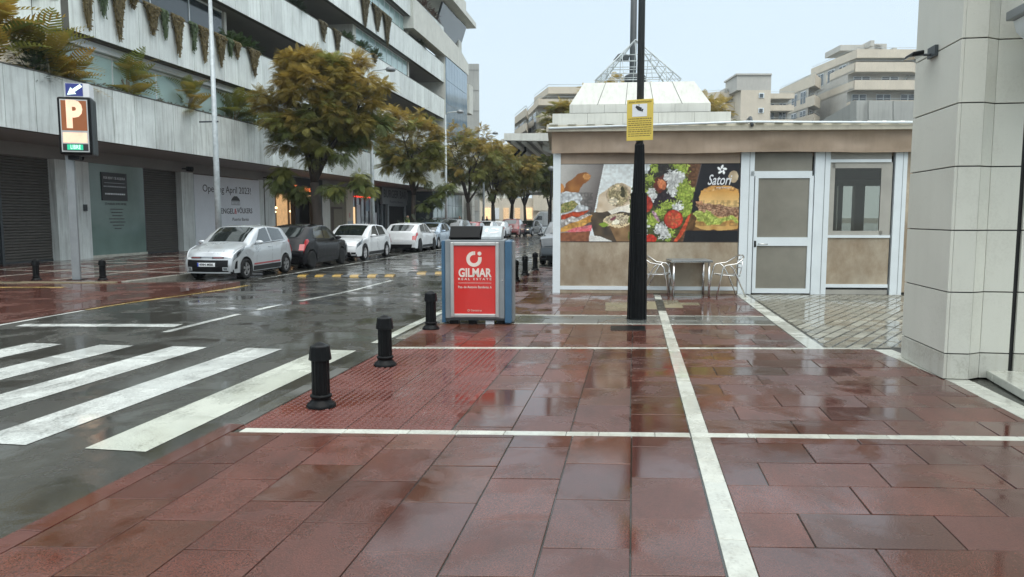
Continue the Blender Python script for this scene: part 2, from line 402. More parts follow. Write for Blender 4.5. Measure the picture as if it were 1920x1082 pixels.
def slab(b, p, top, thick=.02, ch=.0025):
    tilt = (ru(-.0014,.0014), ru(-.0014,.0014)); cx = sum(q[0] for q in p)/len(p); cy = sum(q[1] for q in p)/len(p)
    zf = lambda x, y: top + tilt[0]*(x-cx)/.3 + tilt[1]*(y-cy)/.3
    q = shrink(p, ch); k = len(p)
    vs = [(x, y, top-thick) for x, y in p] + [(x, y, zf(x,y)-ch) for x, y in p] + [(x, y, zf(x,y)) for x, y in q]
    b.add(vs, [(i,(i+1)%k,(i+1)%k+k,i+k) for i in range(k)] + [(i+k,(i+1)%k+k,(i+1)%k+2*k,i+2*k) for i in range(k)] + [tuple(range(2*k,3*k))])
def lay(pieces, name, parent, cap=300):
    """pieces: list of (polygon, material, top); the nearest become objects, the rest one joined mesh"""
    vis = []
    for p, m_, top in pieces:
        cx = sum(q[0] for q in p)/len(p); cy = sum(q[1] for q in p)/len(p)
        f = Vector((-math.sin(YAW), math.cos(YAW))); D = cx*f.x+cy*f.y; lat = cx*math.cos(YAW)+cy*math.sin(YAW)
        seen = D > 2.6 and abs(lat) < D*.72+.5
        if D < 2.2: continue
        vis.append((0 if seen else 1, D, p, m_, top))
    vis.sort(key=lambda q: (q[0], q[1]))
    for q in vis[:cap]:
        if q[0] == 0:
            b = MB(); slab(b, q[2], q[4]); cx, cy = q[2][0]; b.build(name, q[3], parent, (cx, cy, 0))
    rest = {}
    for i, q in enumerate(vis):
        if i >= cap or q[0]: rest.setdefault(q[3].name, (q[3], MB()))[1].cur = 0; 
        if i >= cap or q[0]: slab(rest[q[3].name][1], q[2], q[4])
    for m_, b in rest.values(): stuff(b.build(name + 's', m_, parent))
SK = .125      # transverse joints run slightly askew to the kerb
m1 = lambda x: 5.43 + .125*x; m2 = lambda x: 9.12 + .152*x; m3 = lambda x: 11.22 + .12*x; m4 = lambda x: 12.20 + .12*x
kf = lambda x: 15.83 + .1028*x       # foot of the cafe kiosk
h_ = .055
def rows_lr(region, x0, x1, y0, y1, dx, dy, bond, sk, mfun, g=.004, jit=.0):
    """running bond with rows across the street (bond x) or columns along it (bond y)"""
    out = []
    if bond == 'y':
        i = 0; x = x0
        while x < x1:
            off = (i*.47 % 1)*dy + ru(-.06,.06); y = y0 - off
            while y < y1:
                a, bb = x+g, x+dx-g
                p = [(a, y+sk*a+g), (bb, y+sk*bb+g), (bb, y+dy+sk*bb-g), (a, y+dy+sk*a-g)]
                q = clip(p, region)
                if q and area(q) > .004: out.append((q, mfun(x+dx/2, y+dy/2), ru(-.0012,.0012)))
                y += dy
            x += dx; i += 1
    else:
        i = 0; y = y0
        while y < y1:
            x = x0 - (i*.5 % 1)*dx - ru(0,.12)
            while x < x1:
                a, bb = x+g, x+dx-g
                p = [(a, y+sk*a+g), (bb, y+sk*bb+g), (bb, y+dy+sk*bb-g), (a, y+dy+sk*a-g)]
                q = clip(p, region)
                if q and area(q) > .004: out.append((q, mfun(x+dx/2, y+dy/2), ru(-.0012,.0012)))
                x += dx
            y += dy; i += 1
    return out
red = lambda x, y: M[random.choices(['tile','tile_b','tile_c','tile_d'], [5, 4 if x < 0 else 1.5, 3 if x > -1 else 1, .15])[0]]
KX, SL, SR = -2.96, .44, .58
T = []
T += rows_lr([(KX,1.5),(SL,1.5),(SL,m1(SL)-h_),(KX,m1(KX)-h_)], -2.98, SL, 1.5, 6, .427, .63, 'y', SK, red)
T += rows_lr([(SR,1.5),(3.09,1.5),(3.09,m1(3.09)-h_),(SR,m1(SR)-h_)], SR, 3.3, 1.42, 6, .72, .425, 'x', SK, red)
T += rows_lr([(-1.33,m1(-1.33)+h_),(SL,m1(SL)+h_),(SL,m2(SL)-h_),(-1.33,m2(-1.33)-h_)], -1.33, SL, 5, 9.5, .4425, .63, 'y', SK, red)
T += rows_lr([(SR,m1(SR)+h_),(3.09,m1(3.09)+h_),(3.09,7.74),(2.91,m2(2.91)-h_),(SR,m2(SR)-h_)], SR, 3.3, 5.42, 9.6, .72, .425, 'x', .14, red)
T += rows_lr([(KX,m2(KX)+h_),(SL,m2(SL)+h_),(SL,m3(SL)-h_),(KX,m3(KX)-h_)], -2.98, SL, 8.9, 12, .427, .63, 'y', SK, red)
T += rows_lr([(SR,m2(SR)+h_),(2.13,m2(2.13)+h_),(2.13,m3(2.13)-h_),(SR,m3(SR)-h_)], SR, 2.2, 9, 12, .66, .425, 'x', SK, red)
dk = lambda x, y: M['tile_dark']
T += rows_lr([(KX,m3(KX)+h_),(SL,m3(SL)+h_),(SL,m4(SL)-h_),(KX,m4(KX)-h_)], -2.98, SL, 11.28, 12.2, .85, .43, 'x', .12, dk)
T += rows_lr([(SR,m3(SR)+h_),(2.13,m3(2.13)+h_),(2.13,m4(2.13)-h_),(SR,m4(SR)-h_)], SR, 2.13, 11.28, 12.2, .85, .43, 'x', .12, dk)
T += rows_lr([(KX,m4(KX)+h_),(SL,m4(SL)+h_),(SL,kf(SL)),(-1.7,kf(-1.7)),(KX,kf(KX))], -2.98, SL, 12, 17, .427, .63, 'y', SK,
             lambda x, y: M['tile_beige'] if (-.2 < x < .45 and 13.3 < y < 14.6) else red(x, y))
T += rows_lr([(SR,m4(SR)+h_),(2.13,m4(2.13)+h_),(2.13,kf(2.13)),(SR,kf(SR))], SR, 2.13, 12, 17, .66, .425, 'x', SK,
             lambda x, y: M['tile_beige'] if (x < 1.1 and 13.3 < y < 14.6) else red(x, y))
T += rows_lr([(KX,kf(KX)),(-1.72,kf(-1.72)),(-1.72,23.8),(KX,23.8)], -2.98, -1.7, 15, 24.5, .427, .63, 'y', SK, red)
lay(T, 'paving_tile', walk)
# kerb line along the road
KB = []
y = 1.2
while y < 23.3:
    L = ru(.9, 1.1); m_ = M['kerb_red'] if y < 4.6 else M['kerb_dark'] if y < 8.9 else M['kerb']
    KB.append(([(-3.1,y+.003),(-2.965,y+.003),(-2.965,y+L-.003),(-3.1,y+L-.003)], m_, .0)); y += L
lay(KB, 'kerb_stone', walk)
# white marble strips
ST = []
def strip(f, x0, x1, step=.55, w=h_-.004):
    x = x0
    while x < x1-.05:
        e = min(x1, x+step*ru(.55,1.15)); ST.append(([(x+.002,f(x)-w),(e-.002,f(e)-w),(e-.002,f(e)+w),(x+.002,f(x)+w)], M['marble'], .0008)); x = e
strip(m1, -2.9, SL-.003, .42); strip(m1, SL+.003, 3.09, .55); strip(m2, KX, SL-.003, .45); strip(m2, SL+.003, 2.90, .55)
strip(m3, -2.9, 2.12, .6, .03); strip(m4, -2.9, 2.12, .6, .03)
def stripy(x0, x1, y0, y1, step=.42):
    y = y0
    while y < y1-.05:
        e = min(y1, y+step*ru(.85,1.15)); ST.append(([(x0+.004,y+.002),(x1-.004,y+.002),(x1-.004,e-.002),(x0+.004,e-.002)], M['marble'], .0008)); y = e
stripy(SL, SR, 1.5, m1(.5)-h_); stripy(SL, SR, m1(.5)+h_, m2(.5)-h_); stripy(SL, SR, m2(.5)+h_, m3(.5)-.03); stripy(SL, SR, m3(.5)+.03, m4(.5)-.03)
stripy(SL, SR, m4(.5)+.03, 12.9); stripy(SL, SR, 14.8, 15.6)
stripy(2.14, 2.35, m2(2.2)+h_, kf(2.2)-.02, .6)
# border beside the right-hand building
def border(pts, w):
    for (ax, ay), (bx, by) in zip(pts[:-1], pts[1:]):
        d = Vector((bx-ax, by-ay)); L = d.length; d /= L; nrm = Vector((d.y, -d.x)); k = max(1, int(L/.5))
        for i in range(k):
            p = Vector((ax, ay))+d*(L*i/k+.002); q = Vector((ax, ay))+d*(L*(i+1)/k-.002)
            P = [tuple(p), tuple(q), tuple(q+nrm*w), tuple(p+nrm*w)]
            ST.append((P if area(P) > 0 else P[::-1], M['marble'], .001))
border([(2.915, 9.5), (3.095, 7.75), (3.095, 1.6)], -.21)
lay(ST, 'marble_strip_stone', walk)
# granite setts laid on the diagonal in front of the kiosk door
SE = []
reg = [(2.40, m2(2.4)+.07), (2.9, m2(2.9)+.07), (7.0, m2(7)+.07), (7.0, kf(7.0)), (2.40, kf(2.40))]
a_ = R(62); ca, sa = math.cos(a_), math.sin(a_); w_, l_ = .15, .24
for i in range(-80, 80):
    for j in range(-60, 60):
        u = j*l_ + (i % 2)*l_/2; v = i*w_
        if abs(u) > 9 or abs(v) > 9: continue
        pp = []
        for du, dv in ((.005,.013),(l_-.005,.013),(l_-.005,w_-.013),(.005,w_-.013)):
            X, Y = (u+du)*ca-(v+dv)*sa, (u+du)*sa+(v+dv)*ca; pp.append((4+X, 12.5+Y))
        q = clip(pp, reg)
        if q and area(q) > .003: SE.append((q, M['sett'], ru(-.004, .003)))
lay(SE, 'granite_sett', walk)
DK = []
y = m2(2.4)+.07
# manhole lids
def lid(px0, py0, px1, py1, m_, name, label=None):
    p = [G(px0, py1), G(px1, py1), G(px1, py0), G(px0, py0)]
    b = MB(); slab(b, p, .004, .02); o = b.build(name, m_, walk, (p[0][0], p[0][1], 0)); return o
lid(1145, 611, 1210, 620, M['black'], 'manhole_lid'); lid(1135, 567, 1180, 583, M['tile_beige'], 'manhole_lid'); lid(1262, 551, 1318, 558, M['tile_dark'], 'manhole_lid')
# tactile paving: slabs with rows of buttons
TT = rows_lr([(KX,m1(KX)+h_),(-1.34,m1(-1.34)+h_),(-1.34,m2(-1.34)-h_),(KX,m2(KX)-h_)], KX, -1.34, 5, 9.2, .405, .405, 'y', SK, lambda x, y: M['tactile'])
TT = [(p, m_, t-.003) for p, m_, t in TT]
lay(TT, 'tactile_tile', walk)
b = MB()
y = 4.95; i = 0
reg = [(KX+.02,m1(KX)+h_+.02),(-1.36,m1(-1.34)+h_+.02),(-1.36,m2(-1.34)-h_-.02),(KX+.02,m2(KX)-h_-.02)]
def inside(x, y, rg):
    return all((rg[(k+1)%4][0]-rg[k][0])*(y-rg[k][1])-(rg[(k+1)%4][1]-rg[k][1])*(x-rg[k][0]) > 0 for k in range(4))
for i in range(0, 28):
    for j in range(0, 80):
        x = KX+.04+i*.058; yy = 4.9+j*.058+SK*x
        if not inside(x, yy, reg): continue
        r1, r2, z = .021, .013, .0065
        vs = [(x+r1*math.cos(a), yy+r1*math.sin(a), -.003) for a in [k*math.pi/3 for k in range(6)]] + [(x+r2*math.cos(a), yy+r2*math.sin(a), z-.003) for a in [k*math.pi/3 for k in range(6)]]
        b.add(vs, [(k, (k+1)%6, (k+1)%6+6, k+6) for k in range(6)] + [tuple(range(6,12))])
stuff(b.build('tactile_buttons', M['tactile'], walk))

def wear(m_, under, amt=.5, sc=1.4, fw=.45, lo=.74, hi=.98):
    n, l = m_.node_tree.nodes, m_.node_tree.links; b = n['Principled BSDF']; src = b.inputs['Base Color'].links[0].from_socket
    g = n.new('ShaderNodeNewGeometry'); mp = n.new('ShaderNodeMapping'); mp.inputs['Scale'].default_value = (1.6, .5, 1); l.new(g.outputs['Position'], mp.inputs[0])
    a = n.new('ShaderNodeTexNoise'); a.inputs['Scale'].default_value = sc; a.inputs['Detail'].default_value = 8; a.inputs['Roughness'].default_value = .72; l.new(mp.outputs[0], a.inputs['Vector'])
    f = n.new('ShaderNodeTexNoise'); f.inputs['Scale'].default_value = 45; f.inputs['Detail'].default_value = 3; l.new(g.outputs['Position'], f.inputs['Vector'])
    s_ = n.new('ShaderNodeMath'); s_.operation = 'MULTIPLY_ADD'; l.new(f.outputs[0], s_.inputs[0]); s_.inputs[1].default_value = fw; l.new(a.outputs[0], s_.inputs[2])
    r = n.new('ShaderNodeMapRange'); r.inputs[1].default_value = lo; r.inputs[2].default_value = hi; r.inputs['To Max'].default_value = amt; l.new(s_.outputs[0], r.inputs[0])
    x = n.new('ShaderNodeMix'); x.data_type = 'RGBA'; l.new(r.outputs[0], x.inputs[0]); l.new(src, x.inputs[6]); x.inputs[7].default_value = c4(under); l.new(x.outputs[2], b.inputs['Base Color'])
wear(M['paint_white'], (.09,.09,.08), .85); wear(M['paint_cream'], (.10,.10,.08), .7); wear(M['paint_yellow'], (.07,.065,.05), .95)
wear(M['marble'], (.16,.15,.12), .55, 3); wear(M['tile'], (.040,.018,.012), .7, 3.2, .7, .82, 1.1); wear(M['tile_b'], (.036,.018,.011), .7, 3.2, .7, .82, 1.1); wear(M['tile_c'], (.036,.018,.014), .6, 3.2, .7, .82, 1.1)
wear(M['vinyl'], (.21,.145,.085), .85, .8, 0, .42, .68); wear(M['cladding_foot'], (.22,.20,.14), .6, 2.5); wear(M['cladding'], (.40,.39,.33), .35, 1.2)
wear(M['asphalt'], (.028,.028,.026), .8, .6)
# ---- painted markings (thin sheets on the road)
def mark(name, poly, m_, dz=.004, parent=road):
    b = MB(); pts = []
    n_ = len(poly)
    # subdivide long quads so they follow the road
    if n_ == 4:
        P = []
        for i in range(9):
            t = i/8; a = (poly[0][0]+(poly[3][0]-poly[0][0])*t, poly[0][1]+(poly[3][1]-poly[0][1])*t); c = (poly[1][0]+(poly[2][0]-poly[1][0])*t, poly[1][1]+(poly[2][1]-poly[1][1])*t)
            P.append([(a[0],a[1],zr(a[1])+dz), (c[0],c[1],zr(c[1])+dz)])
        b.grid(P)
        if Vector(b.v[b.f[0][1]]).to_2d().cross(Vector((0,0))) is not None: pass
        v = [Vector(b.v[k]) for k in b.f[0]]
        if (v[1]-v[0]).cross(v[2]-v[0]).z < 0: b.f = [f[::-1] for f in b.f]
    return b.build(name, m_, parent)
x = -3.60
for k in range(8):
    xr = -3.26 - k*.98 if k else -3.30
    xl = xr - .47; 
    y0 = 4.50 + .06*k*0; y1 = 8.45 - .04*k
    # ends run parallel to the skewed marble rows
    mark('zebra_stripe', [(xl, y0+.1*(xl+3.5)*0), (xr, y0), (xr, y1), (xl, y1)], M['paint_cream'] if k == 0 else M['paint_white'])
mark('stop_line', [(-9.05, 9.55), (-6.68, 9.88), (-6.72, 10.18), (-9.1, 9.80)], M['paint_white'])
for y0, y1 in ((9.4, 11.4), (12.0, 12.9), (13.7, 19.4), (24, 29), (33, 38), (42, 47)): mark('lane_line', [(-6.56, y0), (-6.44, y0), (-6.44, y1), (-6.56, y1)], M['paint_white'])
mark('edge_line', [(-3.32, 9.0), (-3.18, 9.0), (-3.18, 22.0), (-3.32, 22.0)], M['paint_cream'])
mark('parking_line', [(-10.35, 19.2), (-10.25, 19.2), (-10.25, 60), (-10.35, 60)], M['paint_white'])
mark('yellow_line', [(-9.49, 11.5), (-9.38, 11.5), (-9.55, 17.4), (-9.72, 17.4)], M['paint_yellow'])
mark('edge_line', [(-9.42, 9.3), (-9.33, 9.3), (-9.38, 11.4), (-9.47, 11.4)], M['paint_white'])

# speed cushions of black and yellow rubber
def bumps(px0, px1, y, n_, label):
    a, c = Vector(G(px0, y+3, -.11)), Vector(G(px1, y+3, -.11)); root = empty('speed_bump', (a.x, a.y, -.11), 0, label, 'speed bump', 'rubber speed bumps across the street')
    d = (c-a)/n_; nrm = Vector((-d.y, d.x)).normalized()*.55
    for i in range(n_):
        b = MB(); p = a+d*i+d*.01; q = a+d*(i+1)-d*.01; zz = zr(p.y)
        prof = [(0, .002), (.2, .045), (.8, .05), (1, .002)]
        P = [[(s_.x+nrm.x*t, s_.y+nrm.y*t, zz+hh) for t, hh in prof] for s_ in (p, q)]
        b.grid(P, flip=True)
        for s_ in P: b.add([s_[0], s_[1], s_[2], s_[3], (s_[3][0], s_[3][1], zz-.01), (s_[0][0], s_[0][1], zz-.01)], [(0,1,2,3,4,5)])
        b.build('rubber_segment', M['rubber_y'] if i % 2 == 1 else M['rubber_k'], root)
bumps(540, 737, 516, 12, 'yellow and black rubber speed bump across the lane beside the parked cars')
bumps(764, 900, 511, 8, 'yellow and black rubber speed bump half hidden behind the red advertising cabinet')

# ---- far side pavement and red apron
b = MB(); b.prism([(-9.47, 9.6), (-9.6, 13), (-9.78, 17.25), (-12.4, 16.4), (-60, 8.6), (-60, 2.4)], -.3, -.004)
struct(b.build('red_apron', M['far_red']))
b = MB(); b.prism([(-12.55, 16.45), (-12.55, 82), (-60, 82), (-60, 8.8)], -.3, .02)
far_walk = struct(b.build('far_sidewalk', M['far_red']))
y = 16.5
while y < 70:
    b = MB(); b.box((-12.55, y+.004, -.2), (-12.38, y+.996, .028)); bevel(b.build('kerb_stone', M['kerb'], far_walk), .015); y += 1
for k in range(7):
    x0, x1 = -12.6-k*1.0, -12.6-k*1.0
    b = MB(); a = Vector((-12.6, 16.47)); d = Vector((-1, -.161)); b.obox((a.x+d.x*k*1.2, a.y+d.y*k*1.2, -.1), (d.x*1.19, d.y*1.19, 0), (.03, -.16, 0), (0, 0, .122)); b.build('kerb_stone', M['tile_beige'], far_walk)
for xx in (-14.6, -16.9, -19.2):
    b = MB(); b.box((xx, 16.6, .0), (xx+.1, 80, .024)); b.build('marble_strip', M['marble'], far_walk)
for yy in (19.5, 23.5, 27.5, 31.5, 35.5, 40):
    b = MB(); b.box((-20.8, yy, .0), (-12.6, yy+.1, .0245)); b.build('marble_strip', M['marble'], far_walk)
b = MB(); p = [(-16.5,14.3,.001),(-12.9,14.95,.001),(-12.95,15.2,.001),(-16.5,14.55,.001)]
b.add(p, [(0,1,2,3)]); b.build('yellow_line', M['paint_yellow'], COL.objects['red_apron'])

# ================================================================== LEFT BUILDING
XB, XW = -17.6, -20.8          # plane of the balcony fronts, plane of the shop fronts
off = empty('office_building', (XW, 21, 0), 0, 'long white marble building with stacked balconies and hanging plants above shops', 'building')
Y0, Y1 = 21.4, 68.4
BANDS = [(4.15, 5.92, 12.0, 68.4), (7.50, 9.28, Y0, Y1), (10.80, 12.55, Y0, Y1), (14.1, 15.8, Y0, Y1), (17.4, 19.1, Y0, Y1)]
for k, (z0, z1, ya, yb) in enumerate(BANDS):
    b = MB(); b.box((XB-.28, ya, z0), (XB-.035, yb, z1)); b.box((XB-.30, ya-.01, z1+.002), (XB+.01, yb+.01, z1+.045))
    par = b.build('parapet', M['joint'] if k else M['joint'], off)
    pm_ = {}
    y = ya; i = 0
    while y < yb-.05:
        wd = min(1.12, yb-y); key = round(wd, 2)
        if key not in pm_:
            b = MB(); b.box((0, .011, 0), (.035, wd-.011, z1-z0-.0)); pm_[key] = b.mesh('panel')
            pm_[key].materials.append(M['panel_dirty'] if k == 0 else M['panel'])
        o = bpy.data.objects.new('panel', pm_[key]); o.location = (XB-.034+ru(-.004,.004), y, z0); link(o, par)
        y += 1.12; i += 1
    # slab behind / soffit
    b = MB(); b.box((XB-.29, ya+.02, z0+.03), (-26.5 if k else -24, yb-.02, z0+.42)); b.build('floor_slab', M['soffit'], off)
    if k:
        # end return of the balcony facing the near corner
        b = MB(); b.box((-27, ya-.02, z0+.001), (XB-.29, ya+.2, z1)); 
        b.build('end_parapet', M['panel'], off)
        b = MB(); b.box((-22.0, yb-.2, z0), (XB-.29, yb, z1)); b.build('end_parapet', M['panel'], off)
# joints on the near return of band 2
for xx in (-18.9, -20.2, -21.5, -22.8):
    b = MB(); b.box((xx-.012, Y0-.026, 7.52), (xx+.012, Y0-.018, 9.26)); b.build('panel_joint', M['joint'], off)
# recessed walls and glazing of the upper floors
def glazing(X, ya, yb, z0, z1, step, m_, fm, name='window'):
    n_ = max(1, round((yb-ya)/step)); w = (yb-ya)/n_
    for i in range(n_):
        a, c = ya+i*w, ya+(i+1)*w
        b = MB(); b.box((X-.05, a, z0), (X+.02, a+.05, z1)); b.box((X-.05, a+.05, z0), (X+.02, c, z0+.06)); b.box((X-.05, a+.05, z1-.08), (X+.02, c, z1))
        f = b.build(name, fm, off)
        b = MB(); b.box((X-.03, a+.05, z0+.06), (X-.01, c, z1-.08)); b.build('pane', m_, f)
for k, (z0, z1, ya, yb) in enumerate(BANDS[1:-1] + [(17.4, 19.1, Y0, Y1)]):
    f0 = z0+.42; f1 = (z0+3.32)
    b = MB(); b.box((-26.6, ya, f0), (-26.2, yb, f1)); b.build('back_wall', M['soffit'], off)
# first floor: glass just behind the planter
b = MB(); b.box((XB-.75, 21.4, 7.32), (XB-.45, 60, 7.48)); b.build('blind_box', M['white_metal'], off)
b = MB(); b.box((XB-.60, 21.4, 7.21), (XB-.38, 60, 7.31)); b.build('blind_rail', M['alu_matt'], off)
glazing(XB-.62, 21.6, 58, 4.5, 7.20, 2.4, M['balcony_glass'], M['white_metal'])
b = MB(); b.box((-27, 21.35, 4.3), (XB-.7, 21.6, 7.5)); b.build('end_wall', M['plaster'], off)
b = MB(); b.box((XB-.55, 12, 4.5), (XB-.3, 68, 5.7)); b.build('planter_soil', M['brown_dark'], off)
# upper floors: screens set a little behind the parapets, in runs
glazing(XB-.75, 21.4, 31.6, 9.28, 10.8, 2.6, M['dark_glass'], M['white_metal'])
b = MB(); b.box((-26, 31.7, 7.9), (XB-.7, 31.9, 10.8)); b.build('party_wall', M['plaster_grey'], off)
glazing(-21.5, 32, 68, 7.95, 10.8, 3.2, M['dark_glass'], M['dark_grey'])
glazing(XB-.6, 47.6, 58.8, 12.55, 14.1, 1.25, M['balcony_glass'], M['white_metal'])
glazing(XB-.6, 47.5, 58.2, 15.8, 17.4, 1.25, M['balcony_glass'], M['white_metal'])
for z in (11.2, 14.5):
    b = MB(); b.box((-26, 47.0, z), (XB-.55, 47.5, z+2.9)); b.build('party_wall', M['white_concrete'], off)
    b = MB(); b.box((-26, 58.9, z), (XB-.55, 59.2, z+2.9)); b.build('party_wall', M['white_concrete'], off)
glazing(-22.0, 22, 47, 11.2, 14.1, 3, M['dark_glass'], M['dark_grey'])
glazing(-22.0, 22, 68, 14.5, 17.4, 3, M['dark_glass'], M['dark_grey'])
glazing(-22.0, 59.3, 68, 11.2, 14.1, 3, M['dark_glass'], M['dark_grey'])
glazing(-19.6, 22, 66, 19.1, 21.2, 2.2, M['dark_glass'], M['dark_grey'])
b = MB(); b.box((-27, 22, 21.2), (XB-.6, 62, 21.6)); b.build('roof_slab', M['white_concrete'], off)
# silver awning cassette and tiny notice on the near corner
b = MB(); b.tube([(-23.5, 21.28, 7.62), (-17.9, 21.28, 7.62)], .13, 12); b.build('awning_roll', M['white_metal'], off)
b = MB(); b.box((-18.25, 21.36, 8.4), (-17.95, 21.37, 8.75)); nb = b.build('notice', M['white'], off)
b = MB(); b.box((-18.16, 21.352, 8.5), (-18.04, 21.358, 8.64)); b.box((-18.13, 21.352, 8.64), (-18.07, 21.358, 8.7)); b.build('symbol', M['ink_grey'], nb)

# end section of the building: curtain wall, flared roof slab, stair column
b = MB(); b.box((-26, 68.4, 4.1), (-17.5, 77.6, 16.6)); b.build('core_wall', M['white_concrete'], off)
for i in range(8):
    for z0, z1 in ((9.0, 12.2), (12.2, 14.4), (14.4, 16.5)):
        ya = 60.5+i*2.05 if 0 else 68.5+i*1.1
        b = MB(); b.box((-17.52, ya+.02, z0+.02), (-17.42, ya+1.08, z1-.02)); b.build('curtain_pane', M['blue_glass'], off)
b = MB(); b.extr([(-17.36, 58, 16.5), (-17.36, 77.8, 16.5), (-17.36, 77.8, 17.6), (-17.36, 74, 18.3), (-17.36, 58, 18.9)], (-.9, 0, 0)); b.build('white_band', M['white_concrete'], off)
b = MB(); b.extr([(-17.36, 70.5, 6.4), (-17.36, 77.8, 6.4), (-17.36, 77.8, 8.0), (-17.36, 70.5, 9.0)], (-.9, 0, 0)); b.build('white_band', M['white_concrete'], off)
b = MB(); b.box((-18.6, 77.8, 12.6), (-17.3, 79.6, 15.6)); b.box((-18.6, 77.8, 6), (-18.2, 78.6, 12.6)); b.build('corner_box', M['white_concrete'], off)
b = MB(); b.extr([(-18.6, 68, 18.0), (-18.6, 77.5, 18.0), (-17.5, 0+77.5, 21.3), (-17.5, 68, 21.3)], (-.2, 0, 0)); b.build('sloped_window', M['dark_glass'], off)
b = MB(); b.box((-19.4, 76.0, 16.6), (-18.0, 77.4, 21.4)); b.build('roof_column', M['white_concrete'], off)
b = MB(); b.extr([(-16.6, 50, 21.4), (-16.6, 76, 21.4), (-16.9, 79.6, 21.7), (-24, 79.6, 21.7), (-24, 50, 21.4)], (0, 0, .5)); b.extr([(-16.95, 56, 21.92), (-16.95, 75, 21.92), (-22, 75, 21.92), (-22, 56, 21.92)], (0, 0, 1.2)); b.build('flared_roof', M['white_concrete'], off)
b = MB(); b.box((-26, 66, 0), (-18.2, 78, 4.1)); 
b.build('end_shop', M['dark_glass'], off)
for i in range(8):
    for z in (.3, 1.6, 2.8):
        ya = 62.4+i*1.95
        b = MB(); b.box((-18.18, 66.1+i*1.45, z), (-18.12, 66.1+i*1.45+1.3, z+1.15)); b.build('shop_pane', M['balcony_glass'], off)
b = MB(); b.box((-19.5, 64, 4.1-.12), (-16.6, 78.5, 4.14)); b.build('canopy', M['white_concrete'], off)
for i in range(7):
    b = MB(); b.box((-18.3, 79.2, i*.95), (-17.4, 80.6, i*.95+.9)); b.build('pillar_block', M['white_concrete'], off)
tw = empty('concrete_tower', (-22, 98, 0), 0, 'plain grey concrete tower rising behind the end of the white building', 'tower')
p0, p1 = PD(845, 300, 98), PD(899, 300, 98)
b = MB(); b.prism([(p0.x, p0.y), (p1.x, p1.y), (p1.x-2, p1.y+9), (p0.x-2, p0.y+9)], 0, 21.4); b.build('shaft', M['concrete'], tw)
for i in range(8):
    b = MB(); d = (p1-p0); q = p0+d*(i/8); 
    z = 2.4+i*2.6; b.obox((p0.x, p0.y-.02, z), (d.x, d.y, 0), (0, -.03, 0), (0, 0, .06)); b.build('pour_joint', M['soffit'], tw)

# ---- ground floor shop fronts (plane X = XW)
def yb_(px, py, X=XW): return VX(px, py, X)
def wall(ya, yb, z0, z1, m_, name='wall_panel', x=XW, t=.3): b = MB(); b.box((x-t, ya, z0), (x, yb, z1)); return b.build(name, m_, off)
wall(10, 66, 3.72, 4.19, M['soffit'], 'lintel', XW, .4)
b = MB(); b.box((-24, 8, 4.17), (XB-.3, 68, 4.2)); b.build('arcade_soffit', M['soffit'], off)
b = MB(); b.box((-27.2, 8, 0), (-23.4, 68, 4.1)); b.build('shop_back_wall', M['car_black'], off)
wall(12, 21.55, 0, 3.72, M['teal_glass'], 'glass_front', XW-.25, .05)
def shutter(ya, yb):
    fr = wall(ya, ya+.10, 0, 3.72, M['dark_grey'], 'shutter_guide', XW-.1, .2)
    b = MB(); z = .06
    while z < 3.7:
        b.add([(XW-.32, ya+.1, z), (XW-.32, yb, z), (XW-.285, yb, z+.03), (XW-.285, ya+.1, z+.03), (XW-.285, yb, z+.085), (XW-.285, ya+.1, z+.085), (XW-.325, yb, z+.10), (XW-.325, ya+.1, z+.10)],
              [(0,1,2,3),(3,2,4,5),(5,4,6,7)]); z += .10
    o = stuff(b.build('shutter_slats', M['shutter'], off))
    wall(ya+.1, yb, 0, .07, M['dark_grey'], 'shutter_foot', XW-.27, .07)
shutter(21.75, 24.15)
wall(24.15, 25.85, 0, 3.72, M['panel_dirty'], 'pillar')
for yy in (24.85, 25.45):
    b = MB(); b.box((XW, yy, 1.85), (XW+.06, yy+.16, 2.1)); b.build('meter_box', M['dark_grey'], off)
gl = wall(25.85, 29.15, .12, 3.75, M['teal_glass'], 'glass_front', XW-.06, .04)
wall(25.85, 29.15, 0, .12, M['marble'], 'sill', XW, .2)
X_ = XW-.055
b = MB(); b.box((X_, 26.55, 2.28), (X_+.03, 28.05, 3.40)); bd = b.build('letting_board', M['ink'], off)
def lines(par, X, ya, yb, z, h, m_, n_=1, gap=.02):
    b = MB()
    y = ya
    while y < yb:
        w = ru(.05, .14); b.box((X, y, z), (X+.003, min(yb, y+w), z+h)); y += w+gap
    return b.build('small_print', m_, par)
text('FOR RENT / SE ALQUILA', .14, M['white'], bd, (X_+.032, 27.3, 3.18), (0,1,0), (0,0,1), width=1.25)
lines(bd, X_+.031, 26.7, 27.9, 2.98, .018, M['ink_grey'], gap=0); lines(bd, X_+.031, 26.65, 27.95, 2.82, .05, M['ink_grey'])
lines(bd, X_+.031, 26.72, 27.9, 2.52, .06, M['white'])
text('ZARA HOME', .13, M['ink'], gl, (X_+.017, 27.35, 2.15), (0,1,0), (0,0,1), width=1.3)
for i, (a, c) in enumerate(((27.0,27.75),(27.05,27.7),(27.1,27.7),(26.9,27.8),(26.95,27.85),(27.1,27.75),(27.2,27.6))):
    lines(gl, X_+.017, a, c, 1.92-i*.13, .035, M['ink'])
shutter(29.15, 31.8)
wall(31.8, 32.75, 0, 3.72, M['panel_dirty'], 'pillar')
hp = wall(32.75, 39.0, .1, 3.66, M['hoard'], 'hoarding', XW+.04, .1)
X2 = XW+.045
text('Opening April 2023!', .50, M['ink'], hp, (X2, 35.75, 3.02), (0,1,0), (0,0,1), width=4.6)
text('ENGEL', .38, M['ink'], hp, (X2, 35.62, 1.92), (0,1,0), (0,0,1), width=1.28, bold=.012)
text('&', .38, M['ink_red'], hp, (X2, 36.40, 1.92), (0,1,0), (0,0,1), width=.24, bold=.012)
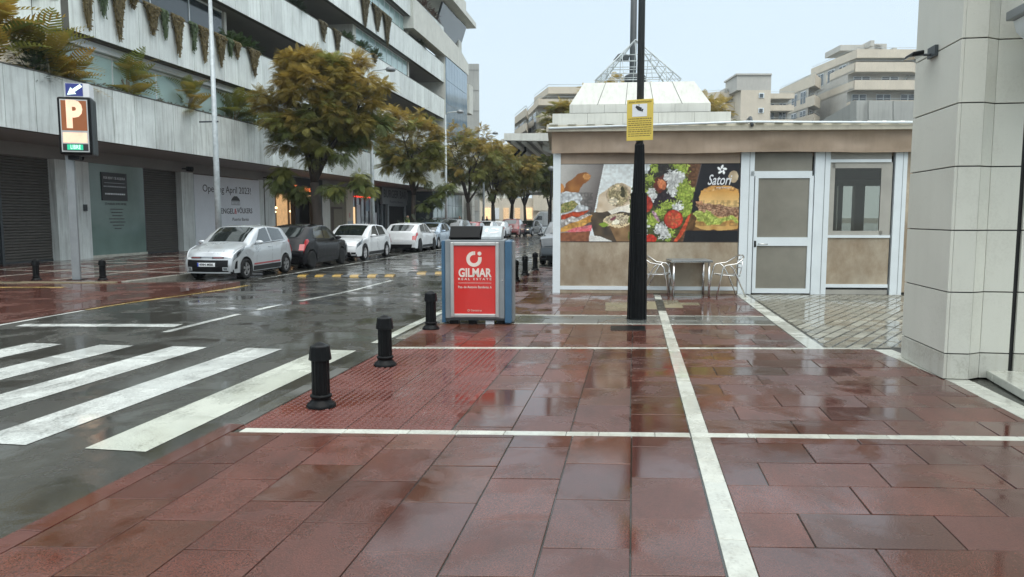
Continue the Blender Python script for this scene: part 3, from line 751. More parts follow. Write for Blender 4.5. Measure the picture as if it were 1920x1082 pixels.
text('VÖLKERS', .38, M['ink'], hp, (X2, 37.35, 1.95), (0,1,0), (0,0,1), width=1.6, bold=.012)
text('Puerto Banús', .24, M['ink'], hp, (X2, 36.9, 1.50), (0,1,0), (0,0,1), width=1.65)
b = MB(); X3 = X2
for k in range(2):
    pass
b.extr([(X3,36.0,2.48),(X3,36.1,2.6),(X3,36.3,2.72),(X3,36.6,2.72),(X3,36.8,2.6),(X3,36.9,2.48)], (.003,0,0)); b.build('logo_roof', M['ink'], hp)
b = MB(); b.box((X3, 36.02, 2.25), (X3+.003, 36.88, 2.47)); lg = b.build('logo_house', M['ink_grey'], hp)
b = MB()
for k in range(6): b.box((X3+.003, 36.08+k*.135, 2.29), (X3+.006, 36.14+k*.135, 2.42))
b.build('logo_windows', M['hoard'], hp)
wall(39.0, 40.9, 0, 3.72, M['panel_dirty'], 'pillar')
b = MB(); b.box((XW-.02, 39.6, 0), (XW+.015, 39.68, 3.72)); b.build('pillar_joint', M['joint'], off)
# lit shop
wall(40.9, 47.6, 3.05, 4.1, M['black'], 'shop_sign_band', XW+.05)
text('TuonoRossa', .52, M['neon_orange'], off, (XW+.07, 44.7, 3.42), (0,1,0), (0,0,1), width=2.7, shear=.1, name='lit_lettering')
lm = wall(41.0, 43.5, .1, 3.0, M['shop_light'], 'lit_shop_back', XW-2.2, .05)
wall(43.5, 47.6, .1, 3.0, M['shop_cream'], 'lit_shop_back', XW-2.2, .05)
wall(40.95, 41.1, 0, 3.05, M['shop_light'], 'lit_side', XW-.3, 2)
b = MB(); b.box((XW-2.2, 40.9, 2.99), (XW-.1, 47.6, 3.04)); b.build('shop_ceiling', M['shop_cream'], off)
b = MB(); b.box((XW-2.2, 40.9, 0), (XW, 47.6, .08)); b.build('shop_floor', M['beige_dark'], off)
wall(43.5, 44.1, 0, 3.05, M['black'], 'shop_mullion'); wall(46.2, 47.6, 0, 3.05, M['black'], 'shop_mullion')
for yy in (41.7, 42.3, 42.9, 44.7, 45.3):
    wall(yy, yy+.12, .1, 3.0, M['brown_dark'], 'display_upright', XW-1.0, .1)
for yy, z in ((41.05,2.75),(41.1,2.0),(41.1,1.3),(42.6,1.95),(42.75,2.2),(44.75,2.0),(45.2,1.95),(45.5,2.15),(45.3,1.7)):
    b = MB(); b.lathe([(.02,-.07),(.085,-.04),(.1,0),(.085,.04),(.02,.07)], (XW-.9, yy, z), 10); b.build('globe_lamp', M['lamp_glow'], off)
for yy in (41.5, 42.5):
    wall(yy, yy+.7, .1, .95, M['shop_light'], 'display_box', XW-.8, .4)
wall(47.6, 48.9, 0, 3.72, M['white_concrete'], 'pillar'); 
wall(48.9, 51.9, 0, 3.9, M['beige_dark'], 'pillar', XW-.1)
wall(49.3, 51.3, 0, 2.35, M['brown_dark'], 'service_door', XW-.08, .06); wall(49.7, 51.2, .1, 2.2, M['beige_dark'], 'door_leaf', XW-.06, .04)
wall(51.9, 53.2, 0, 3.9, M['plaster'], 'pillar')
text('8', .5, M['ink_red'], off, (XW+.01, 52.5, 1.75), (0,1,0), (0,0,1))
b = MB(); b.box((XW, 52.1, .3), (XW+.04, 53.0, 1.35)); b.build('poster', M['ink_grey'], off)
wall(53.2, 61.2, 3.2, 4.1, M['dark_grey'], 'shop_sign_band', XW)
b = MB(); b.box((XW+.02, 53.4, 3.15), (XW+.06, 57.5, 3.24)); b.build('neon_strip', M['neon_red'], off)
wall(53.2, 61.2, 0, 3.2, M['dark_glass'], 'shop_glass', XW-.2, .05)
for i in range(9): wall(53.2+i*.98, 53.3+i*.98, 0, 3.2, M['grey_metal'], 'shop_mullion', XW-.12, .1)
for (a, c, z0, z1, m_) in ((53.4,54.0,.4,2.4,'shop_light'),(54.4,55.1,.9,2.6,'white'),(56.2,57.3,2.1,3.1,'blue_steel'),(58.2,58.8,.5,2.0,'white'),(55.4,55.9,.3,1.3,'lens')):
    wall(a, c, z0, z1, M[m_], 'window_poster', XW-.16, .03)
wall(61.2, 67, 2.6, 4.15, M['grey_metal'], 'burger_sign_band', XW+.06, .3)
# the bar is the next shop front; its sign stands out
sb = MB(); sb.box((XW+.06, 56.0+3.2, 2.72), (XW+.22, 66.5, 4.12)); sg = sb.build('bar_sign_board', M['grey_metal'], off)
text('BURGER BAR', .95, M['ink'], sg, (XW+.23, 62.6, 3.58), (0,1,0), (0,0,1), width=6.2, bold=.01)
text('Puerto Banus', .3, M['ink'], sg, (XW+.23, 62.9, 2.95), (0,1,0), (0,0,1), width=3.6)
wall(61.2, 66, 0, 2.7, M['car_black'], 'bar_opening', XW-.2, .05)
for yy in (61.0, 65.9): wall(yy, yy+.2, 0, 2.7, M['galv'], 'bar_post', XW+.1, .15)
# round wall spotlights
for yy in (24.9, 31.9, 39.6):
    sp = MB(); sp.tube([(XW, yy, 3.86), (XW+.35, yy, 3.86)], .03); sp.tube([(XW+.28, yy-.08, 3.86), (XW+.42, yy+.16, 3.84)], [.10, .13], 10); sp.build('wall_spotlight', M['black'], off)

# ================================================================== KIOSK (cafe with printed banner)
KA = math.atan2(16.40-15.66, 5.51+1.69); KO = Vector((-1.69, 15.66, 0))
ke, kn = Vector((math.cos(KA), math.sin(KA), 0)), Vector((-math.sin(KA), math.cos(KA), 0))   # along the front, into the kiosk
def KP(u, d, z): p = KO + ke*u + kn*d; return Vector((p.x, p.y, z))
def KU(px, py):                              # photo pixel -> (u, z) on the kiosk front
    d = ray(px, py); o = Vector((0,0,EYE)); t = (KO-o).dot(kn)/d.dot(kn); p = o+d*t
    return (p-KO).dot(ke), p.z
kio = empty('cafe_kiosk', tuple(KO), 0, 'low cafe kiosk with white posts, brown vinyl blinds and a white door', 'kiosk')
def kbox(name, m_, u0, u1, z0, z1, d0, d1, parent=None):
    b = MB(); b.obox(KP(u0, d0, z0), ke*(u1-u0), kn*(d1-d0), (0,0,z1-z0)); return b.build(name, m_, parent or kio)
def kpx(name, m_, x0, y0, x1, y1, d0, d1, parent=None):
    u0, za = KU(x0, y0); u1, zb = KU(x1, y1); return kbox(name, m_, u0, u1, max(0, zb), za, d0, d1, parent)
ZT = 2.96
UE = 9.6
for x0, x1, split in ((1036,1050,0),(1383,1408,1),(1520,1548,1),(1668,1690,1)):
    u0, u1 = KU(x0,540)[0], KU(x1,540)[0]
    p = kbox('post', M['white_metal'], u0, u1, 0, ZT, 0, .12)
    if split: kbox('post_groove', M['grey_metal'], u0+(u1-u0)*.62, u0+(u1-u0)*.66, .01, ZT-.01, -.003, .0, p)
kbox('post', M['white_metal'], UE-.1, UE, 0, ZT, 0, .12)
# banner bay
uA, uB = KU(1050,500)[0], KU(1383,500)[0]
kbox('blind', M['vinyl'], uA, uB, .12, 1.12, .03, .05); kbox('rail', M['white_metal'], uA, uB, .07, .15, .01, .07)
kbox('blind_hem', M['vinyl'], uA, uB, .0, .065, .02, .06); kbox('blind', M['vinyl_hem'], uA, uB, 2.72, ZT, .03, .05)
kbox('blind_backing', M['vinyl'], uA, uB, 1.12, 2.72, .05, .07)
# door bay
dx0, dx1 = KU(1410,540)[0], KU(1518,540)[0]
u0, u1 = KU(1408,540)[0], KU(1520,540)[0]
kpx('transom_pane', M['smoke'], 1409, 286, 1524, 323, .05, .06)
kpx('transom_bar', M['white_metal'], 1408, 321, 1523, 330, .0, .10)
door = kbox('door', M['white_metal'], u0+.02, u0+.09, .02, KU(1412,330)[1], .0, .06)
kbox('stile', M['white_metal'], u1-.10, u1-.02, .02, KU(1412,330)[1], .0, .06, door)
zt = KU(1460,334)[1]; zm1 = KU(1460,445)[1]; zm0 = KU(1460,461)[1]; zb = KU(1460,541)[1]
kbox('rail', M['white_metal'], u0+.09, u1-.10, zt, KU(1412,330)[1]-.001, .0, .06, door); kbox('rail', M['white_metal'], u0+.09, u1-.10, zm0, zm1, .0, .06, door); kbox('rail', M['white_metal'], u0+.09, u1-.10, .02, zb, .0, .06, door)
kbox('pane', M['smoke'], u0+.09, u1-.10, zm1, zt, .025, .035, door); kbox('pane', M['smoke'], u0+.09, u1-.10, zb, zm0, .025, .035, door)
hz = KU(1420,457)[1]
b = MB(); b.tube([KP(u0+.13, -.005, hz), KP(u0+.13, -.05, hz), KP(u0+.30, -.05, hz-.01)], .012); b.build('handle', M['alu'], door)
kbox('lock_plate', M['black'], u0+.035, u0+.075, hz-.07, hz+.06, -.008, -.001, door)
# window bay
w0, w1 = KU(1548,440)[0], KU(1669,440)[0]
kpx('upper_panel', M['vinyl_grey'], 1546, 286, 1673, 300, .03, .05); kpx('rail', M['white_metal'], 1547, 299, 1672, 304, .0, .08)
win = kpx('window', M['vinyl_grey'], 1548, 304, 1562, 441, .03, .05)
kpx('surround', M['vinyl_grey'], 1655, 304, 1669, 441, .03, .05, win); kpx('surround', M['vinyl_grey'], 1562, 304, 1655, 315, .03, .05, win); kpx('surround', M['vinyl_grey'], 1562, 433, 1655, 441, .03, .05, win)
M['clear'] = clear_glass('clear_vinyl', (.62,.63,.58), .95, .05)
kpx('pane', M['clear'], 1562, 315, 1655, 433, .04, .042, win)
kpx('rail', M['white_metal'], 1548, 441, 1669, 446, .0, .08)
zlo = KU(1600,533)[1]
kbox('blind', M['vinyl'], w0, w1, zlo, KU(1600,446)[1], .03, .05); kbox('rail', M['white_metal'], w0, w1, zlo-.07, zlo, .0, .08); kbox('blind_hem', M['vinyl_grey'], w0, w1, .0, .1, .02, .1)
uR = KU(1690,500)[0]; kbox('blind', M['vinyl'], uR, UE-.1, .05, ZT, .03, .05)
# inside: floor, back wall, side walls, pale columns
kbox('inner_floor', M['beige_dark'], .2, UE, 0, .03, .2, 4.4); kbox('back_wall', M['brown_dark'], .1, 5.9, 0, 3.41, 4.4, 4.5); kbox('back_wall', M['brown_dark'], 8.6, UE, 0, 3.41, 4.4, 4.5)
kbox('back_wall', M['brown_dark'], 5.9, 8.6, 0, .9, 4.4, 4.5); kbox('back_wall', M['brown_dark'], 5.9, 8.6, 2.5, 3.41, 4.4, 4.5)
for uu_ in (6.35, 6.75, 7.5, 8.0): kbox('back_post', M['white_metal'], uu_, uu_+.12, .9, 2.5, 4.4, 4.5)
kbox('side_wall', M['vinyl'], .02, .10, 0, 3.41, .21, 4.39); kbox('side_wall', M['vinyl'], UE-.08, UE, 0, 3.41, .21, 4.39)
for uu in (6.15, 6.55, 7.2, 5.4): kbox('inner_column', M['white_metal'], uu, uu+.22, .03, 2.5, 2.5, 2.7)
kbox('inner_beam', M['white_metal'], 5.2, 8, 2.35, 2.5, 2.45, 2.6); kbox('counter', M['brown_dark'], 5.0, 5.7, .03, 1.8, 1.8, 2.2)
# roof edge, beam, valance with folds
kbox('roof', M['roof_cream'], -.12, UE+.3, 3.42, 3.50, -.22, 4.7)
kbox('gutter', M['roof_cream'], -.14, UE+.3, 3.36, 3.45, -.30, -.22)
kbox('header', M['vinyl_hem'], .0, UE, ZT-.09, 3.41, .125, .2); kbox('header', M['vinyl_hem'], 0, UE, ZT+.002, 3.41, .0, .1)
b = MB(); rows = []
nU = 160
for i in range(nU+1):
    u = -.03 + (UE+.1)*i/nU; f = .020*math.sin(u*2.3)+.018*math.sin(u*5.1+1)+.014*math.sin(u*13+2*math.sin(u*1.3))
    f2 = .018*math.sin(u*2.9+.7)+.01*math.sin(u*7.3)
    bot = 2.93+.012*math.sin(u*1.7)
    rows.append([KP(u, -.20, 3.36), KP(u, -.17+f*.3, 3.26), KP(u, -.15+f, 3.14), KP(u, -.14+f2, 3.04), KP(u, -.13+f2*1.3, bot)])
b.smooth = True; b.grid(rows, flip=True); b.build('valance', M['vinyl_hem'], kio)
b = MB()
b.tube([KP(-.1, -.32, 3.42), KP(3.9, -.35, 3.52), KP(8.2, -.33, 3.47)], .022, 6); b.build('awning_bar', M['white_metal'], kio)
b = MB(); b.tube([KP(4.0, -.36, 3.44), KP(4.0, -.2, 3.62), KP(4.03, .4, 3.56)], .035, 6); b.build('awning_bracket', M['dark_grey'], kio)
for i in range(26):
    kbox('roof_slat', M['white_concrete'], -.08+i*.38, .10+i*.38, 3.505, 3.535, -.26, 1.5)

# ---- printed banner: flat print, painted procedurally into vertex colours
NX, NY = 470, 210
uu, vv = np.meshgrid(np.linspace(0, 1875, NX), np.linspace(50, 868, NY))
rng = np.random.RandomState(3)
def vnoise(sc, seed=0):
    r = np.random.RandomState(seed); gx, gy = uu/sc, vv/sc
    T_ = r.rand(256, 256); i, j = np.floor(gx).astype(int), np.floor(gy).astype(int); fx, fy = gx-i, gy-j
    fx = fx*fx*(3-2*fx); fy = fy*fy*(3-2*fy); g = lambda a, c: T_[a % 256, c % 256]
    return (g(i,j)*(1-fx)+g(i+1,j)*fx)*(1-fy)+(g(i,j+1)*(1-fx)+g(i+1,j+1)*fx)*fy
N1, N2, N3 = vnoise(60,1), vnoise(22,2), vnoise(11,3)
img = np.zeros((NY, NX, 3)); 
def lin(c): c = np.array(c)/255.; return np.where(c < .04045, c/12.92, ((c+.055)/1.055)**2.4)
def put(mask, c0, c1=None, nz=None, k=1.0):
    c0 = lin(c0); 
    if c1 is None: img[mask] = c0*(0.9+.2*N3[mask])[:,None]; return
    c1 = lin(c1); t = np.clip((nz if nz is not None else N2)*k, 0, 1)[mask][:,None]; img[mask] = c0*(1-t)+c1*t
def poly(pts, wob=0):
    u_, v_ = uu + (N2-.5)*wob, vv + (N1-.5)*wob; ins = np.zeros(uu.shape, bool); k = len(pts)
    for i in range(k):
        (x1_, y1_), (x2_, y2_) = pts[i], pts[(i+1)%k]
        c = ((y1_ > v_) != (y2_ > v_)); 
        if y1_ != y2_: ins ^= c & (u_ < (x2_-x1_)*(v_-y1_)/(y2_-y1_)+x1_)
    return ins
def ell(cx, cy, rx, ry, ang=0, wob=0):
    a = math.radians(ang); dx, dy = uu-cx+(N2-.5)*wob, vv-cy+(N3-.5)*wob
    x_, y_ = dx*math.cos(a)+dy*math.sin(a), -dx*math.sin(a)+dy*math.cos(a); return (x_/rx)**2+(y_/ry)**2 < 1
g1 = np.clip((uu+vv*.4)/560, 0, 1)
full = np.ones(uu.shape, bool)
put(full, (190,188,182), (92,84,82), g1)                                     # grey photo backdrop left
put(poly([(455,50),(960,50),(960,868),(300,868),(400,330)]), (214,222,222), (196,200,198))  # white table
put(poly([(300,560),(560,540),(760,560),(760,868),(380,868),(330,700)]), (52,46,40), (92,78,60), N1)
put(poly([(520,700),(760,690),(760,868),(600,868)]), (150,120,84), (104,78,52), N1); put(poly([(300,800),(420,812),(560,868),(300,868)]), (205,206,200))
# hot dog / baguette
put(poly([(20,345),(60,250),(190,150),(270,135),(325,165),(300,215),(230,275),(210,300),(190,345)], 14), (176,120,62), (118,68,30), N1)
put(ell(275,178,42,30,0,12), (206,158,96), (170,112,60), N2); put(ell(5,300,30,50,0,8), (190,130,70))
put(poly([(0,345),(150,345),(250,380),(200,450),(290,480),(280,550),(0,600)], 40), (216,222,224), (180,184,186), N2)
put(poly([(0,470),(150,440),(190,470),(120,540),(0,570)], 30), (190,170,110), (90,120,50), N3)
put(poly([(0,590),(160,545),(300,540),(240,590),(0,640)], 30), (206,84,40), (170,60,34), N2)
put(poly([(0,640),(300,590),(330,600),(290,650),(0,700)], 40), (226,226,222), (110,80,60), N3, .8)
put(poly([(0,720),(200,640),(335,590),(325,660),(180,730),(0,772)], 14), (222,174,92), (190,132,58), N1)
put(poly([(60,760),(150,720),(335,690),(330,755),(110,770)]), (206,70,84), (220,180,180), N3, .5)
put(poly([(0,775),(310,760),(305,868),(0,868)]), (150,96,66), (112,66,44), N2)
# wraps
put(poly([(375,555),(400,385),(520,290),(640,250),(740,290),(745,470),(600,520),(470,555)], 16), (214,200,178), (184,164,136), N1)
put(ell(612,375,120,125,10,14), (196,178,150), (160,140,110)); put(ell(612,372,104,108,0,22), (92,88,52), (206,190,150), N3); 
put(ell(560,440,50,40,0,26), (226,214,186)); put(ell(610,300,40,28,0,20), (214,196,160)); put(ell(660,350,26,60,0,20), (66,64,44))
put(poly([(500,545),(600,500),(745,470),(745,560),(640,545),(540,575)], 14), (222,216,202))
put(ell(610,645,150,72,0,22), (206,188,150)); put(ell(612,635,128,56,0,30), (96,70,54), (216,206,176), N3); put(ell(590,660,44,22,-20,16), (226,222,200)); put(ell(560,620,40,12,-30,10), (120,50,70))
put(poly([(410,690),(470,655),(520,690),(450,715)], 14), (126,150,52))
# salad
put(poly([(955,50),(1470,50),(1300,868),(760,868),(760,200),(900,200)]), (118,84,58), (88,60,42), vnoise(14,8))
put(poly([(960,50),(1290,50),(1400,330),(1390,560),(1180,868),(740,868),(740,300),(900,180)], 60), (58,60,40), (96,110,46), N2)
put(ell(1050,110,130,70,0,50), (34,30,36), (60,58,50), N3); put(ell(1090,410,140,90,-20,50), (30,26,38), (70,56,60), N3, .7)
for cx, cy, rx, ry in ((1290,120,60,60),(1300,330,90,130),(1330,500,60,100),(1150,480,110,40),(1060,560,60,50),(940,210,50,40),(960,650,70,60),(1250,70,70,30),(980,90,40,50),(1150,800,60,60),(880,330,40,60)):
    put(ell(cx,cy,rx,ry,0,60), (112,142,44), (186,200,96), N3); 
put(N3 > .82, (120,146,50)) if 0 else None
put(ell(1060,260,75,90,30,30), (120,52,36), (70,34,30), N2); put(ell(1065,265,40,60,-30,20), (196,104,64), (206,140,96), N3)
for cx, cy, rx, ry in ((1200,190,110,80),(1180,250,60,60),(965,370,50,70),(1180,335,46,42),(1070,740,80,70),(1110,800,60,40),(1235,500,50,46),(900,700,36,80)):
    put(ell(cx,cy,rx,ry,0,56), (226,228,226), (178,180,176), N3, .9)
put(ell(910,470,60,90,0,20), (196,70,50), (150,46,38), N2); put(ell(1010,600,18,70,-30,10), (150,86,120), (226,196,206), N3); put(ell(935,840,90,50,0,14), (204,56,40))
put(ell(1195,630,98,98), (196,52,40)); put(ell(1195,630,86,86), (216,96,70), (200,62,44), N2)
th = np.arctan2(vv-630, uu-1195); rr_ = np.hypot(vv-630, uu-1195)
put((rr_ < 66) & (rr_ > 14) & (np.cos(th*7) > .1), (206,130,80), (190,80,50), N3); put(rr_ < 16, (222,120,90))
put(poly([(1200,868),(1290,720),(1350,590),(1385,560),(1370,640),(1300,790),(1240,868)], 8), (196,66,40), (226,110,70), N1)
# dark burger photograph
put(poly([(1480,50),(1875,50),(1875,868),(1305,868),(1380,560),(1410,350)]), (26,28,34), (38,36,40), N1)
put(poly([(1385,560),(1875,560),(1875,750),(1320,750)]), (120,88,52), (70,50,32), N1); put(poly([(1325,752),(1875,752),(1875,868),(1305,868)]), (26,28,32))
put(ell(1810,185,52,62,0,8), (206,190,160), (150,130,104), N1)
put(poly([(1420,700),(1440,600),(1500,560),(1875,560),(1875,735),(1650,748),(1500,735)], 16), (206,168,104), (178,132,72), N1)
put(poly([(1455,430),(1480,330),(1580,280),(1760,280),(1875,330),(1875,505),(1600,480),(1480,455)], 14), (202,150,78), (224,192,132), np.clip((vv-330)/170,0,1))
put(poly([(1500,310),(1600,275),(1760,275),(1875,320),(1875,350),(1700,320),(1520,345)], 12) & (N3 > .45), (226,190,130), (150,96,44), N2)
put(poly([(1430,470),(1480,450),(1650,480),(1875,505),(1875,600),(1600,590),(1460,560)], 26), (110,66,42), (196,160,130), N3)
put(poly([(1410,560),(1480,530),(1640,600),(1875,590),(1860,650),(1640,680),(1450,665)], 60), (130,150,50), (206,216,120), N3)
put(poly([(1425,440),(1500,440),(1500,478),(1430,468)], 10), (216,160,120))
# flower mark
for k in range(5):
    a = math.radians(90+72*k); put(ell(1690+30*math.cos(a), 112-30*math.sin(a), 24, 12, -(90+72*k)+25), (236,238,238))
# soften the print, fold shading into it and sharpen the shadows between the pieces of food
def blur(a, k):
    o = a.copy()
    for _ in range(k):
        q = np.pad(o, ((1,1),(1,1),(0,0)), 'edge'); o = (q[1:-1,1:-1]*2+q[:-2,1:-1]+q[2:,1:-1]+q[1:-1,:-2]+q[1:-1,2:])/6
    return o
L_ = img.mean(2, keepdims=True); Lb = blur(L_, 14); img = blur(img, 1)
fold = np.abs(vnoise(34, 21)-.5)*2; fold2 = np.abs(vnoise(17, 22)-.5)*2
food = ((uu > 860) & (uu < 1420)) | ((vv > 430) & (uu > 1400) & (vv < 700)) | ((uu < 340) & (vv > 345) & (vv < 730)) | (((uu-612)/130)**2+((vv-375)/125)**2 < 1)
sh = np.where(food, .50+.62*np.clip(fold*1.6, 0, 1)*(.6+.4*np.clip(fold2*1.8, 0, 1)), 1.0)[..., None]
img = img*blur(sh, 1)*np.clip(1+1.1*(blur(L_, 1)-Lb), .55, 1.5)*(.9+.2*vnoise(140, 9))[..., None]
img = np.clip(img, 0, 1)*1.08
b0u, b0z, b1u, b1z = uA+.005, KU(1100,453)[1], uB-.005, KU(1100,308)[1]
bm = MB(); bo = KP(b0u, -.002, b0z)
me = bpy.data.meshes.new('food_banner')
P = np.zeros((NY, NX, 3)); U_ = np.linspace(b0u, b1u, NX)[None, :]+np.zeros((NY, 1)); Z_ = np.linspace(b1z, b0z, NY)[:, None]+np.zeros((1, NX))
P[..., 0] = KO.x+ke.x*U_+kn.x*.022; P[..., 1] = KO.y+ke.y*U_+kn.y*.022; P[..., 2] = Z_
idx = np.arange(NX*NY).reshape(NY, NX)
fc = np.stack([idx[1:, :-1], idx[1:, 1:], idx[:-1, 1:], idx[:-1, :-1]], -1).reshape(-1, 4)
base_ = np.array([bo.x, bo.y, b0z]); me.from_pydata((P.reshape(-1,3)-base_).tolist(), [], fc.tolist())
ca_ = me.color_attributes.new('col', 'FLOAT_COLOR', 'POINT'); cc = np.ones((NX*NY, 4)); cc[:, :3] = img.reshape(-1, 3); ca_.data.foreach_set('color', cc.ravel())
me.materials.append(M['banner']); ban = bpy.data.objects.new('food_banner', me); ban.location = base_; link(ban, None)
tag(ban, 'printed banner of hot dog, wraps, salad and burger hung across the kiosk front', 'banner')
kbox('banner_edge', M['black'], b0u-.01, b1u+.01, b0z-.01, b1z+.01, .025, .03, ban)
uc, zc = KU(1352, 338); p_ = KP(uc-.04, .018, zc)
text('Satori', .30, M['white'], ban, p_, ke, (0,0,1), width=.50, shear=.35, bold=.01); 
p_ = KP(uc+.06, .018, zc-.15); text('wraps & more bar', .05, M['white'], ban, p_, ke, (0,0,1), width=.3)

# ---- aluminium bistro table and chairs
def bistro_table(loc, rz):
    r_ = empty('cafe_table', loc, rz, 'square aluminium cafe table with a grey top in front of the banner', 'table')
    b = MB(); b.box((-.41,-.35,.715), (.41,.35,.74)); bevel(b.build('table_top', M['grey_metal'], r_), .006)
    b = MB(); b.box((-.415,-.355,.695), (.415,.355,.714)); b.build('rim', M['alu'], r_)
    for sx in (-1,1):
        for sy in (-1,1):
            b = MB(); b.tube([(sx*.35, sy*.29, .695), (sx*.36, sy*.30, 0.0)], .024, 10); b.build('leg', M['alu'], r_)
def bistro_chair(loc, rz, label):
    r_ = empty('cafe_chair', loc, rz, label, 'chair', 'aluminium chairs at the cafe table')
    for s in (-1, 1):      # front leg runs up into the arm and round to the back
        b = MB(); b.tube([(.30, s*.24, 0), (.22, s*.26, .42), (.19, s*.27, .58), (.14, s*.275, .64), (.04, s*.275, .655), (-.08, s*.27, .67), (-.19, s*.25, .74), (-.26, s*.20, .80), (-.29, s*.10, .83), (-.30, 0, .835)], .014, 8); b.build('arm_tube', M['alu'], r_)
        b = MB(); b.tube([(-.30, s*.25, 0), (-.12, s*.235, .40), (-.02, s*.25, .58), (.05, s*.27, .65)], .014, 8); b.build('leg', M['alu'], r_)
        b = MB(); b.tube([(-.20, s*.16, .43), (-.25, s*.14, .60), (-.29, s*.09, .82)], .010, 8); b.build('back_rod', M['alu'], r_)
    b = MB(); b.tube([(.21, -.2, .44), (.22, .2, .44), (.16, .235, .44), (-.18, .21, .42), (-.21, .15, .42), (-.21, -.15, .42), (-.18, -.21, .42), (.16, -.235, .44), (.21, -.2, .44)], .012, 8); b.build('seat_ring', M['alu'], r_)
    for i in range(9):
        y = -.18+i*.045; b = MB(); b.box((-.19, y-.014, .434), (.20, y+.014, .442)); b.build('seat_slat', M['alu_matt'], r_)
    for z in (.58, .66, .74):
        b = MB(); b.tube([(-.235-.2*(z-.58), -.13, z), (-.27-.2*(z-.58), 0, z), (-.235-.2*(z-.58), .13, z)], .009, 6); b.build('back_slat', M['alu_matt'], r_)
tc = (Vector(G(1256,556))+Vector(G(1325,556)))/2
bistro_table((tc.x+.02, tc.y+.28, .003), KA)
bistro_chair((tc.x-.62, tc.y+.25, .003), KA-.35, 'aluminium cafe chair left of the table, half behind the black lamp post')
bistro_chair((tc.x+.78, tc.y+.22, .003), KA+math.pi+.15, 'aluminium cafe chair right of the table, beside the white post')

# ================================================================== LAMP POST in front, with the yellow board
lp = empty('lamp_post', (G(1194,600)[0], G(1194,600)[1]+.12, 0), 0, 'tall black street lamp post with fluted tapered base carrying a yellow board', 'lamp post', local=True)
def flut(prof, n=16):
    b = MB(); vs = []
    for r_, z in prof:
        for j in range(n*2):
            a = math.pi*j/n; q = r_*(1 if j % 2 else .93); vs.append((q*math.cos(a), q*math.sin(a), z))
    k = len(prof); m = n*2
    b.add(vs, [(i*m+j, i*m+(j+1)%m, (i+1)*m+(j+1)%m, (i+1)*m+j) for i in range(k-1) for j in range(m)]); return b
b = flut([(.162,0),(.157,.02),(.150,.55),(.147,.9)]); b.build('base', M['black'], lp)
b = flut([(.143,.9),(.136,1.3),(.126,1.98)]); b.build('base', M['black'], lp)
b = flut([(.104,1.98),(.10,2.0),(.075,2.72),(.06,2.75)]); b.build('base', M['black'], lp)
b = MB(); b.tube([(0,0,2.7),(0,0,9.5)], [.056,.045], 14); b.build('pole', M['dark_grey'], lp)
b = MB(); b.tube([(0,0,9.4),(0,0,9.6),(-.5,0,9.9),(-1.1,0,9.95)], .04, 10); b.build('arm', M['dark_grey'], lp)
b = MB(); b.lathe([(.05,.12),(.28,.05),(.3,0),(.22,-.05)], (-1.2,0,9.9), 16); b.build('lamp_head', M['dark_grey'], lp)
b = MB(); b.box((-.02,-.165,1.02), (.06,-.15,1.35)); b.build('hatch', M['black'], lp)
yb2 = empty('video_notice_board', (lp.location.x, lp.location.y-.09, 2.78), R(-14), 'yellow notice board with a camera symbol strapped to the black lamp post', 'sign')
b = MB(); b.box((-.205,-.012,0), (.205,0,.62)); bevel(b.build('board', M['yellow'], yb2), .003)
b = MB(); b.box((-.12,-.015,.36), (.11,-.0125,.55)); b.build('picture_panel', M['white'], yb2)
b = MB(); b.extr([(-.07,-.018,.50),(-.055,-.018,.53),(.03,-.018,.49),(.02,-.018,.44),(-.03,-.018,.455)], (0,.002,0)); b.extr([(.03,-.018,.47),(.055,-.018,.475),(.04,-.018,.43),(.022,-.018,.44)], (0,.002,0)); b.box((-.02,-.018,.51), (-.012,-.016,.548)); b.build('camera_symbol', M['ink'], yb2)
text('ZONA VIDEOVIGILADA', .035, M['yellow_ink'], yb2, Vector(), (1,0,0), (0,0,1), width=.36, ext=.001, bold=.02)
tx = ALL_OF[yb2.name][-1]; tx.location = (0,-.014,.58)
for i in range(9):
    b = MB(); z = .32-i*.032; x = -.18
    while x < .17:
        w = ru(.02,.06); b.box((x,-.0135,z), (min(.18,x+w),-.0122,z+(.012 if i % 3 else .016))); x += w+.008
    b.build('small_print', M['yellow_ink'], yb2)
b = MB(); b.tube([(0,.03,.15),(0,.15,.15)], .06, 8); b.build('clamp', M['dark_grey'], yb2)

# ================================================================== ADVERTISING CABINET / BIN
bx0, by0 = G(828, 608); bx1, by1 = G(950, 609)
ba = math.atan2(by1-by0, bx1-bx0); bw = math.hypot(bx1-bx0, by1-by0)
bc = empty('advertising_cabinet', (bx0, by0, 0), ba, 'blue and grey recycling cabinet with a framed red poster on its front', 'recycling cabinet')
def lb(name, m_, a, c, par=bc, bv=0):
    b = MB(); b.box(a, c); o = b.build(name, m_); o.parent = par; ALL_OF[par.name].append(o)
    if bv: bevel(o, bv)
    return o
ALL_OF[bc.name] = []
D_ = .62
lb('body', M['grey_metal'], (.06,.0,.09), (bw-.03,D_,1.27), bv=.01)
lb('side_panel', M['blue_steel'], (0,.03,.02), (.058,D_-.02,1.26), bv=.012); lb('side_panel', M['blue_steel'], (bw-.028,-.02,.02), (bw+.075,D_-.02,1.26), bv=.02)
lb('rear_strip', M['grey_metal'], (bw+.076,.12,.03), (bw+.10,D_-.05,1.24))
for x in (.12,.40,.66,.82): lb('foot', M['black'] if x != .66 else M['white'], (x,.05,0), (x+.13,.3,.088))
lb('plinth', M['dark_grey'], (.06,.02,.06), (bw-.03,D_-.04,.089))
fx0, fx1, fz0, fz1 = .145, bw-.115, .115, 1.235
pf = lb('poster_frame', M['alu_matt'], (fx0,-.035,fz0), (fx0+.05,-.001,fz1), bv=.008)
